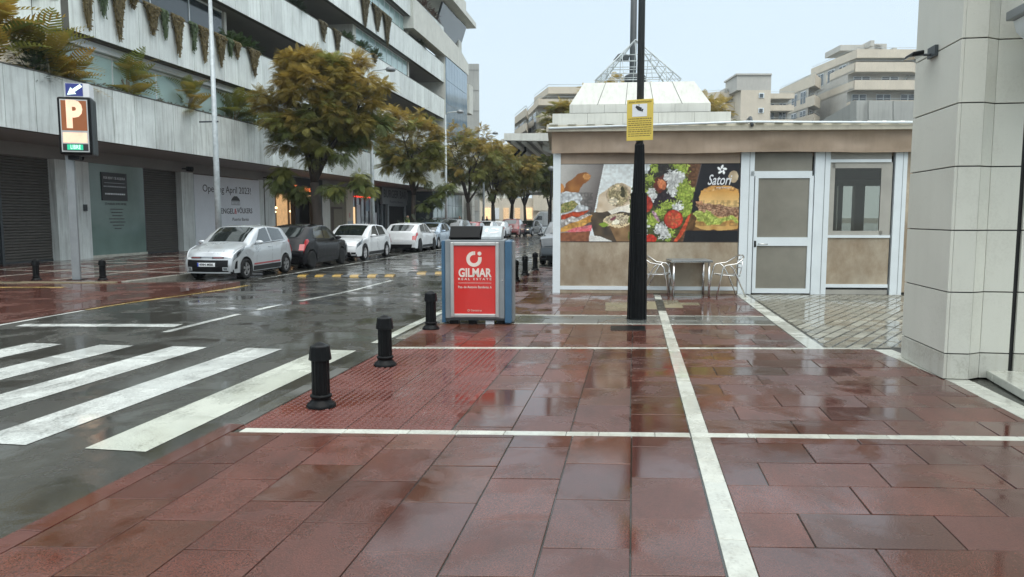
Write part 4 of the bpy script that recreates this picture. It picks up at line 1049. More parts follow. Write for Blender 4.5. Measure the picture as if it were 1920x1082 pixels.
for a, c in (((fx1-.05,-.035,fz0),(fx1,-.001,fz1)), ((fx0+.05,-.035,fz0),(fx1-.05,-.001,fz0+.05)), ((fx0+.05,-.035,fz1-.05),(fx1-.05,-.001,fz1))):
    lb('frame_bar', M['alu_matt'], a, c, bv=.008)
po = lb('poster', M['poster_red'], (fx0+.05,-.012,fz0+.05), (fx1-.05,-.002,fz1-.05))
cxp = (fx0+fx1)/2; pw = fx1-fx0-.1
ALL_OF[po.name] = []
b = MB()
zc_ = .985; R1, R2 = .115, .062
pts = []
K = 40
for i in range(K+1):
    a = R(92) + (math.pi*2-R(92))*i/K; pts.append((a))
vs = []; 
for a in pts: vs += [(cxp-.01+R1*math.cos(a), -.0145, zc_+R1*math.sin(a)), (cxp-.01+R2*math.cos(a), -.0145, zc_+R2*math.sin(a))]
b.add(vs, [(2*i+1, 2*i, 2*i+2, 2*i+3) for i in range(K)])
b.add([(cxp-.01,-.0145,zc_+R2),(cxp+.008,-.0145,zc_+R2),(cxp+.008,-.0145,zc_+R1),(cxp-.01,-.0145,zc_+R1)], [(0,1,2,3)])
b.add([(cxp-.01+R2,-.0145,zc_),(cxp-.01+R1,-.0145,zc_),(cxp-.01+R1,-.0145,zc_+.03),(cxp-.01+R2,-.0145,zc_+.03)], [(0,1,2,3)])
vs = [(cxp+.072+.03*math.cos(2*math.pi*k/16), -.0145, zc_+.082+.03*math.sin(2*math.pi*k/16)) for k in range(16)]; b.add(vs, [tuple(range(16))])
lo = b.build('logo', M['poster_ink']); lo.parent = po
def pt(s, z, size, w, bold=0, x=0):
    o = text(s, size, M['poster_ink'], None, (cxp+x, -.015, z), (1,0,0), (0,0,1), width=w, bold=bold, ext=.001); o.parent = po
pt('GILMAR', .775, .175, pw*.80, .035); pt('R E A L   E S T A T E', .685, .045, pw*.80, .02)
b = MB(); b.box((cxp-pw*.4,-.0145,.625), (cxp+pw*.4,-.0125,.63)); o = b.build('rule', M['poster_ink']); o.parent = po
pt('Pso. de Antonio Banderas, 6', .565, .05, pw*.80, .012); pt('Contact us', .215, .042, pw*.26, .0, .02)
b = MB(); b.tube([(cxp-.095+.014*math.cos(a), -.0145, .215+.014*math.sin(a)) for a in [R(k*30) for k in range(13)]], .003, 4); o = b.build('phone_ring', M['poster_ink']); o.parent = po
# lids: black flap left, pale sloping lid right
b = MB(); b.extr([(.13,.04,1.272),(.13,.0,1.31),(.13,.12,1.47),(.13,.5,1.47),(.13,.5,1.272)], (.45,0,0)); o = b.build('black_lid', M['black']); o.parent = bc
b = MB(); b.extr([(.60,.02,1.272),(.60,.02,1.32),(.60,.32,1.47),(.60,.56,1.47),(.60,.56,1.272)], (bw-.68,0,0)); o = b.build('grey_lid', M['galv']); o.parent = bc; bevel(o, .01)
b = MB(); sl = Vector((0,.30,.15)).normalized(); nn = Vector((0,-.15,.30)).normalized(); cc_ = Vector((.60+(bw-.68)/2,.19,1.405))+nn*.003
for a0 in (15, 135, 255):
    vs = []
    for k in range(9):
        a = R(a0+k*10.5); 
        for rr in (.055,.085): vs.append(cc_+Vector((1,0,0))*rr*math.cos(a)*1.3+sl*rr*math.sin(a))
    b.add(vs, [(2*k, 2*k+1, 2*k+3, 2*k+2) for k in range(8)])
o = b.build('recycling_mark', M['white']); o.parent = bc
lb('lock', M['alu'], (bw-.075,-.008,.66), (bw-.055,-.001,.68))
lb('side_handle', M['white'], (bw+.076,.22,.50), (bw+.082,.26,.62)); 

# ================================================================== BOLLARDS
def make_bollard():
    r_ = empty('bollard', (0,0,0)); 
    b = MB(); b.lathe([(.125,0),(.125,.012),(.115,.03),(.085,.055),(.080,.075),(.092,.085),(.092,.10),(.080,.108)], n=24); o = b.build('foot', M['black']); o.parent = r_
    b = flut([(.076,.10),(.074,.42)], 14); o2 = b.build('shaft', M['black']); o2.parent = r_
    b = MB(); b.lathe([(.080,.40),(.096,.405),(.082,.515),(.076,.523),(.055,.53),(.03,.547),(.008,.555)], n=12, smooth=False); o3 = b.build('cap', M['black']); o3.parent = r_
    ALL_OF[r_.name] = [o, o2, o3]; return r_
bol = [(597,765,'black iron bollard nearest the camera at the edge of the tactile paving'),(719,687,'black iron bollard on the tactile paving, second from the crossing'),(806,618,'black iron bollard just left of the red poster cabinet'),
       (984,516,'black iron bollard behind the cabinet, left of the farther pair'),(1003,507,'black iron bollard farthest along the kerb beside the kiosk corner'),(966,528,'black iron bollard mostly hidden behind the right side of the cabinet'),
       (65,527,'black bollard left of the parking sign pole across the street'),(190,527,'black bollard right of the parking sign pole across the street')]
proto = make_bollard()
for i, (px, py, lab) in enumerate(bol):
    o = proto if i == 0 else copy_tree(proto)
    g = G(px, py); o.location = (g[0], g[1]+.06, 0.0 if i < 6 else .02); tag(o, lab, 'bollard', 'black bollards along the kerbs')
    o.rotation_euler.z = ru(0,3); o.scale.z = 1.0 if i < 6 else .95

# ================================================================== RIGHT BUILDING (clad pier and doorway)
rb = empty('clad_building', (3.03, 7.9, 0), 0, 'pale panel-clad corner building with an entrance step at the right edge', 'building')
X0b, Yn, Yf = 3.06, 7.84, 9.02
levels = [0, .40, 1.03, 1.66, 2.30, 3.10, 3.9, 4.7, 5.5]
# level heights measured on the near edge
def zz_(px, py): 
    d = ray(px, py); t = Yn/d.y; return EYE+d.z*t
levels = [0] + [zz_(*p) for p in ((1768,663),(1775,548),(1779,432),(1786,312),(1793,193),(1800,72))]
levels += [levels[-1]+.72, levels[-1]+1.44]
XA, XC, XD, XE = [EYE*0+ray(px, 600).x*(yy/ray(px, 600).y) for px, yy in ((1822, Yn), (1841, Yn+.10), (1896, Yn+.10), (1906, Yn+.10))]
ZTOP = levels[-1]
b = MB(); b.box((X0b+.02, Yn+.02, 0), (XA-.02, Yf-.02, ZTOP-.01)); b.box((XA-.03, Yn+.14, 0), (6.5, Yf-.03, ZTOP-.01)); b.build('core', M['gasket'], rb)
for k in range(len(levels)-1):
    z0, z1 = levels[k]+.006, levels[k+1]-.006; m_ = M['cladding_foot'] if k == 0 else M['cladding']
    def cp(a, c):
        b = MB(); b.box((a[0], a[1], z0), (c[0], c[1], z1)); bevel(b.build('cladding_panel', m_, rb), .003)
    cp((X0b, Yn+.003), (X0b+.03, Yf)); cp((X0b+.031, Yn), (XA, Yn+.018))
    b = MB(); b.extr([(XA+.003, Yn+.004, z0), (XC-.004, Yn+.098, z0), (XC-.004, Yn+.13, z0), (XA+.003, Yn+.04, z0)], (0,0,z1-z0)); bevel(b.build('cladding_panel', m_, rb), .003)
    cp((XC, Yn+.10), (XD, Yn+.13)); cp((XE, Yn+.10), (XE+1.2, Yn+.13))
b = MB(); b.prism([(3.48, 8.02), (3.20, 6.3), (3.20, 2.0), (6.5, 2.0), (6.5, 8.02)] if 0 else [(3.50, Yn+.1), (3.34, 6.4), (3.34, 1.0), (6.5, 1.0), (6.5, Yn+.1)], 0, .085); bevel(b.build('entrance_step', M['marble'], rb), .01)
# projecting first-floor sill: rounded white moulding with grey profile over it
prof = [(0,0),(.03,-.10),(.10,-.17),(.22,-.20),(.5,-.20)]
pz = zz_(1826, 45)
b = MB(); b.smooth = True
b.grid([[(X0b+.42+dx, yy, pz+dz) for dx, dz in prof] for yy in (Yn-.04, Yn-.9, 1.0)]); b.grid([[(X0b+.42+dx, Yn-.04, pz+dz) for dx, dz in prof], [(X0b+.95, Yn-.04, pz) for _ in prof]], flip=True)
b.build('rounded_moulding', M['white_metal'], rb)
b = MB(); b.box((X0b+.36, 1.0, pz+.005), (X0b+1.6, Yn-.02, pz+.09)); bevel(b.build('grey_profile', M['grey_metal'], rb), .01)
b = MB(); b.box((X0b+.62, 1.0, pz+.09), (X0b+.66, Yn-.02, pz+1.2)); b.build('upper_window', M['dark_glass'], rb)
b = MB(); b.box((X0b+.74, Yn-.3, pz-.62), (X0b+.95, Yn+.05, pz-.3)); b.build('wall_unit', M['black'], rb)
wl = empty('wall_lamp', (X0b, 8.3, 3.4), 0, 'flat dark floodlight fixed to the pale clad wall near its top', 'wall lamp')
yl, zl = VX(1752, 106, X0b)
b = MB(); b.box((X0b-.035, yl-.1, zl-.01), (X0b-.002, yl+.1, zl+.10)); b.tube([(X0b-.02, yl, zl+.02), (X0b-.10, yl+.05, zl+.03)], .014, 8); b.build('bracket', M['dark_grey'], wl)
b = MB(); b.obox((X0b-.23, yl-.06, zl-.0), (.11, -.01, .015), (0, .24, 0), (0,0,.045)); bevel(b.build('lamp_body', M['black'], wl), .012)
b = MB(); b.obox((X0b-.255, yl-.03, zl-.005), (.14, -.01, .012), (0, .18, 0), (0,0,.005)); b.build('lens', M['lens'], wl)

# ================================================================== PAVILION with wire pyramid behind the kiosk
def rect(c, a, hx, hy): 
    e1 = Vector((math.cos(a), math.sin(a))); e2 = Vector((-e1.y, e1.x)); return [tuple(c+e1*sx*hx+e2*sy*hy) for sx, sy in ((-1,-1),(1,-1),(1,1),(-1,1))]
q0 = PD(1034, 240, 22); pa = KA-.03; r1 = ray(1372, 240)
pw_ = (q0.y*r1.x-q0.x*r1.y)/(math.cos(pa)*r1.y-math.sin(pa)*r1.x)
q1 = q0+Vector((math.cos(pa), math.sin(pa), 0))*pw_
pe, pn = Vector((math.cos(pa), math.sin(pa))), Vector((-math.sin(pa), math.cos(pa)))
pc = (q0+q1).to_2d()/2 + pn*pw_/2
pav = empty('pavilion', (pc.x, pc.y, 0), 0, 'white stone pavilion with a stepped roof and a wire pyramid on top behind the kiosk', 'pavilion')
def tier(name, m_, hx, z0, z1, n_=5):
    b = MB(); b.prism(rect(pc, pa, hx-.03, hx-.03), z0, z1-.01); core = b.build(name, M['joint'], pav)
    for side in range(4):
        a = pa + side*math.pi/2; e1 = Vector((math.cos(a), math.sin(a))); e2 = Vector((-e1.y, e1.x)); o = pc - e2*hx - e1*hx
        for i in range(n_):
            b = MB(); p = o + e1*(2*hx*i/n_+.004); b.obox((p.x, p.y, z0), (e1.x*(2*hx/n_-.008), e1.y*(2*hx/n_-.008), 0), (e2.x*.04, e2.y*.04, 0), (0,0,z1-z0)); b.build('stone_slab', m_, core)
hw = pw_/2
def zat(y, D): return EYE + (HOR-y)/F*D*1.0
tier('wall', M['white_concrete'], hw*.9, 0, 3.9, 6)
tier('cornice', M['white_concrete'], hw*1.05, zat(247,22), zat(238,22), 5)
b = MB(); b.prism(rect(pc, pa, hw*1.01, hw*1.01), 3.7, zat(247,22)-.002); b.build('soffit_band', M['joint'], pav)
tier('upper_parapet', M['white_concrete'], hw*.99, zat(240,22.3), zat(220,22.3), 5)
tier('skirt', M['white_concrete'], hw*.80, zat(221,23), zat(206,23), 4)
def frustum(b, hx0, hx1, z0, z1): 
    A_, B_ = rect(pc, pa, hx0, hx0), rect(pc, pa, hx1, hx1)
    b.add([(x, y, z0) for x, y in A_]+[(x, y, z1) for x, y in B_], [(i,(i+1)%4,(i+1)%4+4,i+4) for i in range(4)]+[(4,5,6,7)])
b = MB(); frustum(b, hw*.80, hw*.635, zat(207,23), zat(170,23.6)); b.build('sloped_roof', M['white_concrete'], pav)
A_, B_ = rect(pc, pa, hw*.801, hw*.801), rect(pc, pa, hw*.636, hw*.636)
for i in range(4):
    for t in (.2,.4,.6,.8):
        p = Vector(A_[i]).lerp(Vector(A_[(i+1)%4]), t); q = Vector(B_[i]).lerp(Vector(B_[(i+1)%4]), t)
        b = MB(); b.tube([(p.x,p.y,zat(207,23)), (q.x,q.y,zat(170,23.6)+.002)], .008, 4); b.build('roof_seam', M['joint'], pav)
zb_, ztp = zat(171,24.5), zat(97,25.3); hb = hw*.50
C_ = [Vector((x, y, zb_)) for x, y in rect(pc, pa, hb, hb)]; ap = Vector((pc.x, pc.y, ztp))
wf = empty('wire_pyramid', (pc.x, pc.y, zb_), 0, 'thin white wire pyramid frame standing on the pavilion roof', 'frame')
for i in range(4):
    b = MB(); b.tube([C_[i], ap], .022, 5); b.build('corner_bar', M['galv'], wf)
for k in range(5):
    t = k/6.5
    for i in range(4):
        b = MB(); b.tube([C_[i].lerp(ap, t), C_[(i+1)%4].lerp(ap, t)], .014, 4); b.build('cross_bar', M['galv'], wf)
for i in range(4):
    for t in (1/6, 2/6, 3/6, 4/6, 5/6):
        p = C_[i].lerp(C_[(i+1)%4], t); tt = 1-abs(2*t-1); side_ = 0 if t < .5 else 1
        # vertical in the face plane up to the corner bar
        q = (C_[i] if t <= .5 else C_[(i+1)%4]).lerp(ap, min(t, 1-t)*2*.98)
        b = MB(); b.tube([p, q], .012, 4); b.build('upright_bar', M['galv'], wf)
# roof lamp standard behind the pavilion: double pole with drum
mp_ = PD(1184, 300, 33); mst = empty('floodlight_mast', (mp_.x, mp_.y, 0), 0, 'tall dark mast with a ring drum and side lamp rising behind the wire pyramid', 'mast', local=True)
b = MB(); b.tube([(0,0,0),(0,0,16)], [.17,.13], 12); b.build('pole', M['dark_grey'], mst)
zd = zat(156,33); b = MB(); b.lathe([(.15,-.25),(.42,-.2),(.46,-.1),(.46,.12),(.40,.18),(.15,.2)], (.1,0,zd), 18); b.build('drum', M['dark_grey'], mst)
b = MB(); b.lathe([(.2,-.4),(.3,-.38),(.3,-.3),(.15,-.28)], (.1,0,zd-.1), 18); b.build('collar', M['dark_grey'], mst)
zl_ = zat(116,33); b = MB(); b.tube([(0,0,zl_+.1),(-.35,0,zl_)], .04); b.build('arm', M['dark_grey'], mst)
b = MB(); b.extr([(-.85,-.15,zl_-.12),(-.2,-.15,zl_-.16),(-.15,-.15,zl_+.05),(-.45,-.15,zl_+.2),(-.65,-.15,zl_+.12)], (0,.3,0)); bevel(b.build('lamp_head', M['dark_grey'], mst), .03)

# ================================================================== concrete wall and canopy right behind the kiosk
cw = empty('ramp_wall', tuple(PD(1600, 300, 33)), 0, 'streaked concrete wall with a sloping left end behind the kiosk roof', 'wall')
def pdpoly(pts, D0, D1, th, name, m_, par):
    """polygon given in photo pixels standing on a plane from depth D0 (left) to D1 (right), real thickness th"""
    xs = [p[0] for p in pts]; a, c = min(xs), max(xs); P = [PD(x, y, D0+(D1-D0)*(x-a)/(c-a)) for x, y in pts]
    u = (PD(c, 400, D1)-PD(a, 400, D0)); u.z = 0; nn = Vector((-u.y, u.x, 0)).normalized()
    b = MB(); b.extr(P, nn*th); return b.build(name, m_, par), nn
pdpoly([(1606,188),(1760,190),(1760,262),(1606,262)], 33, 34, .4, 'wall_face', M['concrete'], cw)
pdpoly([(1520,238),(1604,189),(1604,262),(1520,262)], 39, 33.2, .4, 'wall_wing', M['concrete'], cw)
for x in (1629, 1676):
    pdpoly([(x,189),(x+3,189),(x+3,225),(x,225)], 32.9, 32.9, .12, 'wall_rib', M['concrete'], cw)
cn = empty('glazed_canopy', tuple(PD(1660, 240, 29)), 0, 'flat white framed canopy with glass panels beside the clad building', 'canopy')
P0 = [PD(1606,240,28), PD(1760,240,28), PD(1760,226,31.5), PD(1628,226,31.5)]
b = MB(); b.extr(P0, (0,0,-.08)); b.build('canopy_deck', M['white_concrete'], cn)
for i in range(4):
    a = [P0[0].lerp(P0[1], (i+.12)/4), P0[0].lerp(P0[1], (i+.88)/4), P0[3].lerp(P0[2], (i+.88)/4), P0[3].lerp(P0[2], (i+.12)/4)]
    c = [(a[0]+(a[3]-a[0])*.15), (a[1]+(a[2]-a[1])*.15), (a[1]+(a[2]-a[1])*.85), (a[0]+(a[3]-a[0])*.85)]
    b = MB(); b.extr([p+Vector((0,0,.012)) for p in c], (0,0,.02)); b.build('glass_panel', M['smoke'], cn)
# cantilevered concrete canopy left of the kiosk
cc2 = empty('concrete_canopy', tuple(PD(1040, 400, 45)), 0, 'ribbed white concrete canopy jutting out left of the kiosk roof', 'canopy')
pdpoly([(945,250),(1080,249),(1080,265),(945,263)], 44, 44, .4, 'fascia', M['white_concrete'], cc2)
def slabpd(pts, D0, D1, name, m_, par, th=.3):   # roof: front edge pixels at D0, back edge at D1
    P = [PD(pts[0][0], pts[0][1], D0), PD(pts[1][0], pts[1][1], D0), PD(pts[2][0], pts[2][1], D1), PD(pts[3][0], pts[3][1], D1)]
    b = MB(); b.extr(P, (0,0,th)); return b.build(name, m_, par)
slabpd([(945,262),(1080,264),(1080,290),(985,289)], 44.4, 50, 'underside', M['soffit'], cc2)
for k in range(4):
    x = 958+k*20; slabpd([(x,264),(x+8,264),(x+38-k*2,289),(x+31-k*2,289)], 44.45, 49.8, 'rib', M['white_concrete'], cc2, .12).location.z -= .13
pdpoly([(1017,264),(1080,264),(1080,300),(1017,282)], 46, 46, .5, 'bracket', M['white_concrete'], cc2)
for x in (972, 984):
    p = PD(x, 272, 47); b = MB(); b.tube([p, p+Vector((.05,0,-.35)), p+Vector((-.25,0,-.65))], .09, 6); b.build('spotlight', M['black'], cc2)
pdpoly([(1050,286),(1110,288),(1110,470),(1052,470)], 50, 50, 1, 'wall', M['plaster_grey'], cc2)

# ================================================================== DISTANT APARTMENT BLOCKS with stepped terraces
def block(name, label, D, storeys, core, z_base, roofs=()):
    """storeys: list of (front polyline [(px, D)...], y_top, y_bottom measured at the vertex px) -> parapet + slab; core wall between"""
    root = empty(name, tuple(PD(storeys[0][0][1][0], 400, D)), 0, label, 'apartment block')
    for pts, yt, yb, vx in storeys:
        zt_, zb2 = EYE+(HOR-yt)/F*vx*1.0, EYE+(HOR-yb)/F*vx*1.0
        P = [PD(px, 400, d).to_2d() for px, d in pts]
        back = [p + Vector((-math.sin(YAW)*1.0, math.cos(YAW)))*14 for p in P[::-1]]
        inner = [p + Vector((-math.sin(YAW), math.cos(YAW)))*.35 for p in P[::-1]]
        b = MB()
        for i in range(len(P)-1):
            q = [P[i], P[i+1], P[i+1]+Vector((-math.sin(YAW), math.cos(YAW)))*.35, P[i]+Vector((-math.sin(YAW), math.cos(YAW)))*.35]
            b.prism([tuple(v) for v in q], zb2, zt_)
        par = b.build('parapet', M['plaster'], root)
        b = MB(); b.prism([tuple(v) for v in inner[::-1]+back], zb2+.05, zb2+.35); b.build('slab', M['plaster_grey'], root)
        # rail on the parapet
        b = MB()
        for i in range(len(P)-1): b.tube([(P[i].x, P[i].y, zt_+.25), (P[i+1].x, P[i+1].y, zt_+.25)], .03, 4)
        b.build('railing', M['galv'], par)
        # recessed wall and windows of the storey below this slab
        f = Vector((-math.sin(YAW), math.cos(YAW))); Pc = [p + f*2.6 for p in P]; h3 = 2.75
        b = MB(); b.prism([tuple(v) for v in Pc+[p+f*12 for p in Pc[::-1]]], zb2-2.95, zb2+.06); b.build('wall', M['plaster_grey'], root)
        for i in range(len(Pc)-1):
            L = (Pc[i+1]-Pc[i]).length; k = max(1, int(L/3.4)); e = (Pc[i+1]-Pc[i]).normalized(); nrm = Vector((e.y, -e.x))
            if nrm.dot(f) > 0: nrm = -nrm
            for j in range(k):
                if (i+j) % 5 == 4: continue
                o = Pc[i]+e*(L*(j+.2)/k)+nrm*.06; wdt = L/k*.6
                b = MB(); b.obox((o.x, o.y, zb2-2.4), (e.x*wdt, e.y*wdt, 0), (nrm.x*.04, nrm.y*.04, 0), (0,0,2.1)); w = b.build('window', M['white_metal'], root)
                o2 = o+nrm*.041
                for t in (0, .5):
                    q = o2+e*(wdt*(t+.04)); b = MB(); b.obox((q.x, q.y, zb2-2.32), (e.x*wdt*.42, e.y*wdt*.42, 0), (nrm.x*.02, nrm.y*.02, 0), (0,0,1.94)); b.build('pane', M['dark_glass'], w)
    for x0, x1, yt, yb, d in roofs:
        p, q = PD(x0, 400, d), PD(x1, 400, d); f = Vector((-math.sin(YAW), math.cos(YAW), 0))*6
        b = MB(); b.obox((p.x, p.y, EYE+(HOR-yb)/F*d), (q.x-p.x, q.y-p.y, 0), f, (0,0,(yb-yt)/F*d)); b.build('roof_housing', M['plaster_grey'], root)
    return root
V = 119
ra = block('apartment_building', 'large beige apartment block with stepped terraces, topmost at the right behind the kiosk', V,
 [([(1512,134),(1594,119),(1730,119)], 102, 117, V), ([(1518,134),(1592,118),(1698,118),(1712,121)], 127, 144, V), ([(1518,133),(1592,117),(1730,117)], 161, 178, V),
  ([(1518,133),(1592,117),(1730,117)], 197, 214, V), ([(1518,133),(1592,117),(1730,117)], 233, 250, V)], None, 0,
 [(1563,1640,94,104,124),(1618,1625,86,96,122),(1625,1648,92,104,124),(1660,1667,99,106,122)])
rbk = block('apartment_building', 'lower wing of beige terraces left of the large apartment block', 125,
 [([(1455,136),(1519,122),(1530,126)], 146, 166, 122), ([(1455,136),(1519,122),(1530,126)], 183, 202, 122), ([(1452,136),(1519,122),(1530,126)], 217, 236, 122)], None, 0)
st = empty('stair_tower', tuple(PD(1405, 400, 112)), 0, 'pale stair tower with small square windows among the distant blocks', 'tower')
def dbox(name, m_, x0, x1, yt, yb, d, dep, par):
    p, q = PD(x0, 400, d), PD(x1, 400, d); e = (q-p); e.z = 0; f = Vector((-e.y, e.x, 0)).normalized()*dep
    b = MB(); b.obox((p.x, p.y, EYE+(HOR-yb)/F*d), e, f, (0,0,(yb-yt)/F*d)); return b.build(name, m_, par)
dbox('shaft', M['plaster'], 1383, 1438, 175, 420, 112, 6, st); dbox('top', M['plaster_grey'], 1375, 1438, 147, 175.0, 112, 6, st); dbox('top_lip', M['plaster_grey'], 1373, 1439, 145, 148, 111.8, 6.4, st)
for y in (180, 207, 232):
    w = dbox('window', M['white_metal'], 1416, 1426, y, y+9, 111.9, .08, st); dbox('pane', M['dark_glass'], 1418, 1424, y+1.5, y+7.5, 111.8, .08, w)
mb_ = block('apartment_building', 'low beige block with roof terraces left of the stair tower', 115,
 [([(1300,118),(1340,116),(1384,116)], 178, 190, 116), ([(1300,118),(1342,115),(1398,115)], 198, 212, 115), ([(1300,118),(1342,114),(1398,114)], 226, 240, 114)], None, 0, [(1300,1320,176,190,120),(1352,1358,172,180,116)])
mc_ = block('apartment_building', 'narrow beige balconies between the stair tower and the lower wing', 118,
 [([(1438,118),(1460,118),(1482,118)], 181, 190, 118), ([(1438,118),(1460,118),(1482,118)], 202, 212, 118), ([(1438,118),(1460,118),(1482,118)], 228, 238, 118)], None, 0)
lbk = block('apartment_building', 'beige apartment block with stepped balconies above the concrete canopy, left of the lamp post', 92,
 [([(1001,98),(1027,90),(1100,90)], 169, 181, 90), ([(986,100),(1009,89),(1100,89)], 191, 202, 89), ([(986,100),(1014,89),(1100,89)], 217, 229, 89), ([(986,100),(1010,89),(1100,89)], 245, 260, 89), ([(975,98),(1003,88),(1100,88)], 301, 313, 88)], None, 0)
lb2 = block('apartment_building', 'pointed beige balconies at the far left end of the stepped block', 90,
 [([(965,96),(986,88),(990,92)], 207, 221, 88), ([(965,96),(986,88),(990,92)], 233, 247, 88)], None, 0)
# low shops closing the end of the street
fs_ = empty('shop_row', tuple(PD(940, 400, 125)), 0, 'low row of lit shops closing the far end of the street', 'building')
dbox('wall', M['plaster'], 845, 1010, 372, 414, 128, 10, fs_); dbox('roof_band', M['white_concrete'], 840, 960, 330, 372, 129, 8, fs_)
dbox('roof_band', M['white_concrete'], 930, 968, 274, 292, 150, 8, fs_)
for x0, x1, m_ in ((868,876,'shop_cream'),(906,920,'shop_light'),(925,936,'white'),(944,954,'shop_cream'),(965,975,'shop_cream'),(983,998,'neon_orange')):
    dbox('shop_window', M[m_] if m_ != 'neon_orange' else M['shop_light'], x0, x1, 390, 411, 127.8, .2, fs_)
dbox('wall', M['plaster_grey'], 1000, 1110, 300, 414, 132, 10, fs_); dbox('gable', M['plaster'], 1000, 1035, 350, 395, 127, 3, fs_)

# ================================================================== CARS
def paint(name, col, metal=.0, rough=.3): return pm(name, col, rough, .03, 2, 30, metal=metal, coat=1)
M['silver'] = paint('silver_paint', (.50,.53,.55), .35, .3); M['white_paint'] = paint('white_car_paint', (.70,.72,.73)); M['black_paint'] = pm('black_car_paint', (.004,.0035,.005), .18, .03, 2, 30, coat=.08, spec=.3)
M['blue_paint'] = paint('pale_blue_paint', (.36,.45,.55), .4); M['grey_paint'] = paint('grey_car_paint', (.22,.25,.27), .4); M['red_paint'] = paint('red_car_paint', (.33,.035,.04)); M['wine_paint'] = paint('wine_car_paint', (.24,.06,.06)); M['dark_paint'] = paint('dark_car_paint', (.035,.042,.05), .3)
def ip(pts, x):
    if x <= pts[0][0]: return pts[0][1]
    for (a, c), (d, e) in zip(pts[:-1], pts[1:]):
        if x <= d:
            t = (x-a)/(d-a) if d > a else 0; t = t; return c+(e-c)*t
    return pts[-1][1]
class CarShape:
    """x runs from the nose (0) to the tail (L); y to the side; z up"""
    def __init__(s, L=3.6, Wd=1.6, H=1.48, wb=2.4, fo=.68, wr=.30, hood=.86, cowl=.95, roof0=1.72, roof1=3.0, tail=3.52, belt=(.93,1.02), nose=.62, tailz=.95, kind='hatch'):
        s.__dict__.update(locals()); s.hw0 = Wd/2; s.ax = [fo, fo+wb]; s.zc = wr
        cz = hood+.11
        s.top = [(0, nose), (.06, nose+.10), (.22, hood-.04), (.55, hood+.035), (cowl, cz), (cowl+.02, cz+.012), ((cowl+roof0)/2, cz+(H-.03-cz)*.57), (roof0, H-.035), (roof0+.25, H-.005), ((roof0+roof1)/2, H), (roof1, H-.05), (roof1+.10, H-.10)]
        if kind == 'hatch': s.top += [(tail-.06, tailz+.06), (tail, tailz-.02), (L-.03, tailz-.22), (L, tailz-.34)]
        elif kind == 'van': s.top += [(L-.08, H-.25), (L-.03, tailz), (L, tailz-.3)]
        else: s.top += [(tail-.1, tailz+.03), (L-.08, tailz), (L, tailz-.22)]
        s.plan = [(0, .86), (.12, .92), (.4, .975), (.9, 1), (L-.9, 1), (L-.3, .975), (L-.06, .93), (L, .90)]
    def hw(s, x): return s.hw0*ip(s.plan, x)
    def arch(s, x):
        z = .20 + (.04 if x < .1 or x > s.L-.1 else 0)
        for a in s.ax:
            R_ = s.wr+.055
            if abs(x-a) < R_: z = max(z, s.zc+math.sqrt(R_*R_-(x-a)**2))
        return z
    def beltz(s, x): return s.belt[0]+(s.belt[1]-s.belt[0])*min(1, max(0, (x-.9)/(s.L-1.4)))
    def sec(s, x):
        zt = ip(s.top, x); zb = s.arch(x); bz = min(s.beltz(x), zt-.035); w = s.hw(x)
        g = max(0, zt-bz-.04); rw = w-.045-g*.30
        zb = min(zb, bz-.06)
        return zt, zb, bz, w, rw
    def P(s, x, t):
        zt, zb, bz, w, rw = s.sec(x)
        if t < .5:
            k = t/.5; z = zb+(bz-zb)*k; y = w*(1-.055*(1-k)**2) - .035*max(0, k-.72)**2/.0784
            for a in s.ax:
                d = math.hypot(x-a, z-s.zc); R_ = s.wr+.055
                if d < R_+.09: y += .016*(1-max(0, d-R_)/.09)
            y += .006*math.exp(-((z-.72*bz)/.03)**2)
        elif t < .78:
            k = (t-.5)/.28; z = bz+(zt-.045-bz)*k; y = (w-.035)+(rw-(w-.035))*k
        else:
            k = (t-.78)/.22; a = k*math.pi/2; y = rw*(1-k) if k > .25 else rw*(1-k); z = zt-.045+.045*math.sin(min(1, k*2.2)*math.pi/2)
            if k > .45: z += .012*(k-.45)
        dx = s.nosex(y, z)*max(0, 1-x/.7)**1.3 - s.tailx(y, z)*max(0, 1-(s.L-x)/.55)**1.3
        return Vector((x+dx, y, z))
    def nosex(s, y, z): return .16*(abs(y)/s.hw0)**2.6 - .05*math.exp(-((z-.42)/.18)**2)+.03*max(0,(z-.55))
    def tailx(s, y, z): return .12*(abs(y)/s.hw0)**2.6 - .05*math.exp(-((z-.5)/.18)**2)
    def body(s, m_, parent):
        xs = sorted(set([round(x, 4) for x in np.linspace(0, s.L, 64)] + [round(a+k*(s.wr+.055)*math.cos(q), 4) for a in s.ax for k in (-1, 1) for q in (.001, .15, .35, .6, .9, 1.2)] + [p[0] for p in s.top if 0 <= p[0] <= s.L]))
        ts = [0,.08,.16,.25,.33,.40,.45,.5,.5001,.57,.64,.71,.78,.80,.82,.85,.89,.94,1.0]
        b = MB(); b.smooth = True
        for sg in (1, -1):
            g = [[(p.x, p.y*sg, p.z) for p in [s.P(x, t) for t in ts]] for x in xs]
            b.grid(g, flip=(sg > 0))
        for end, x in ((0, 0.0), (1, s.L)):
            ring = [s.P(x, t) for t in ts]
            for sg in (1, -1):
                g = []
                for k in range(7):
                    f = 1-k/6; row = []
                    for p in ring:
                        y = p.y*f; q = (s.nosex(y, p.z) if end == 0 else s.L-s.tailx(y, p.z)); row.append((q if end == 0 else q, y*sg, p.z))
                    g.append(row)
                b.grid(g, flip=((sg > 0) == (end == 1)))
        me_o = b.build('body', m_, parent)
        return me_o
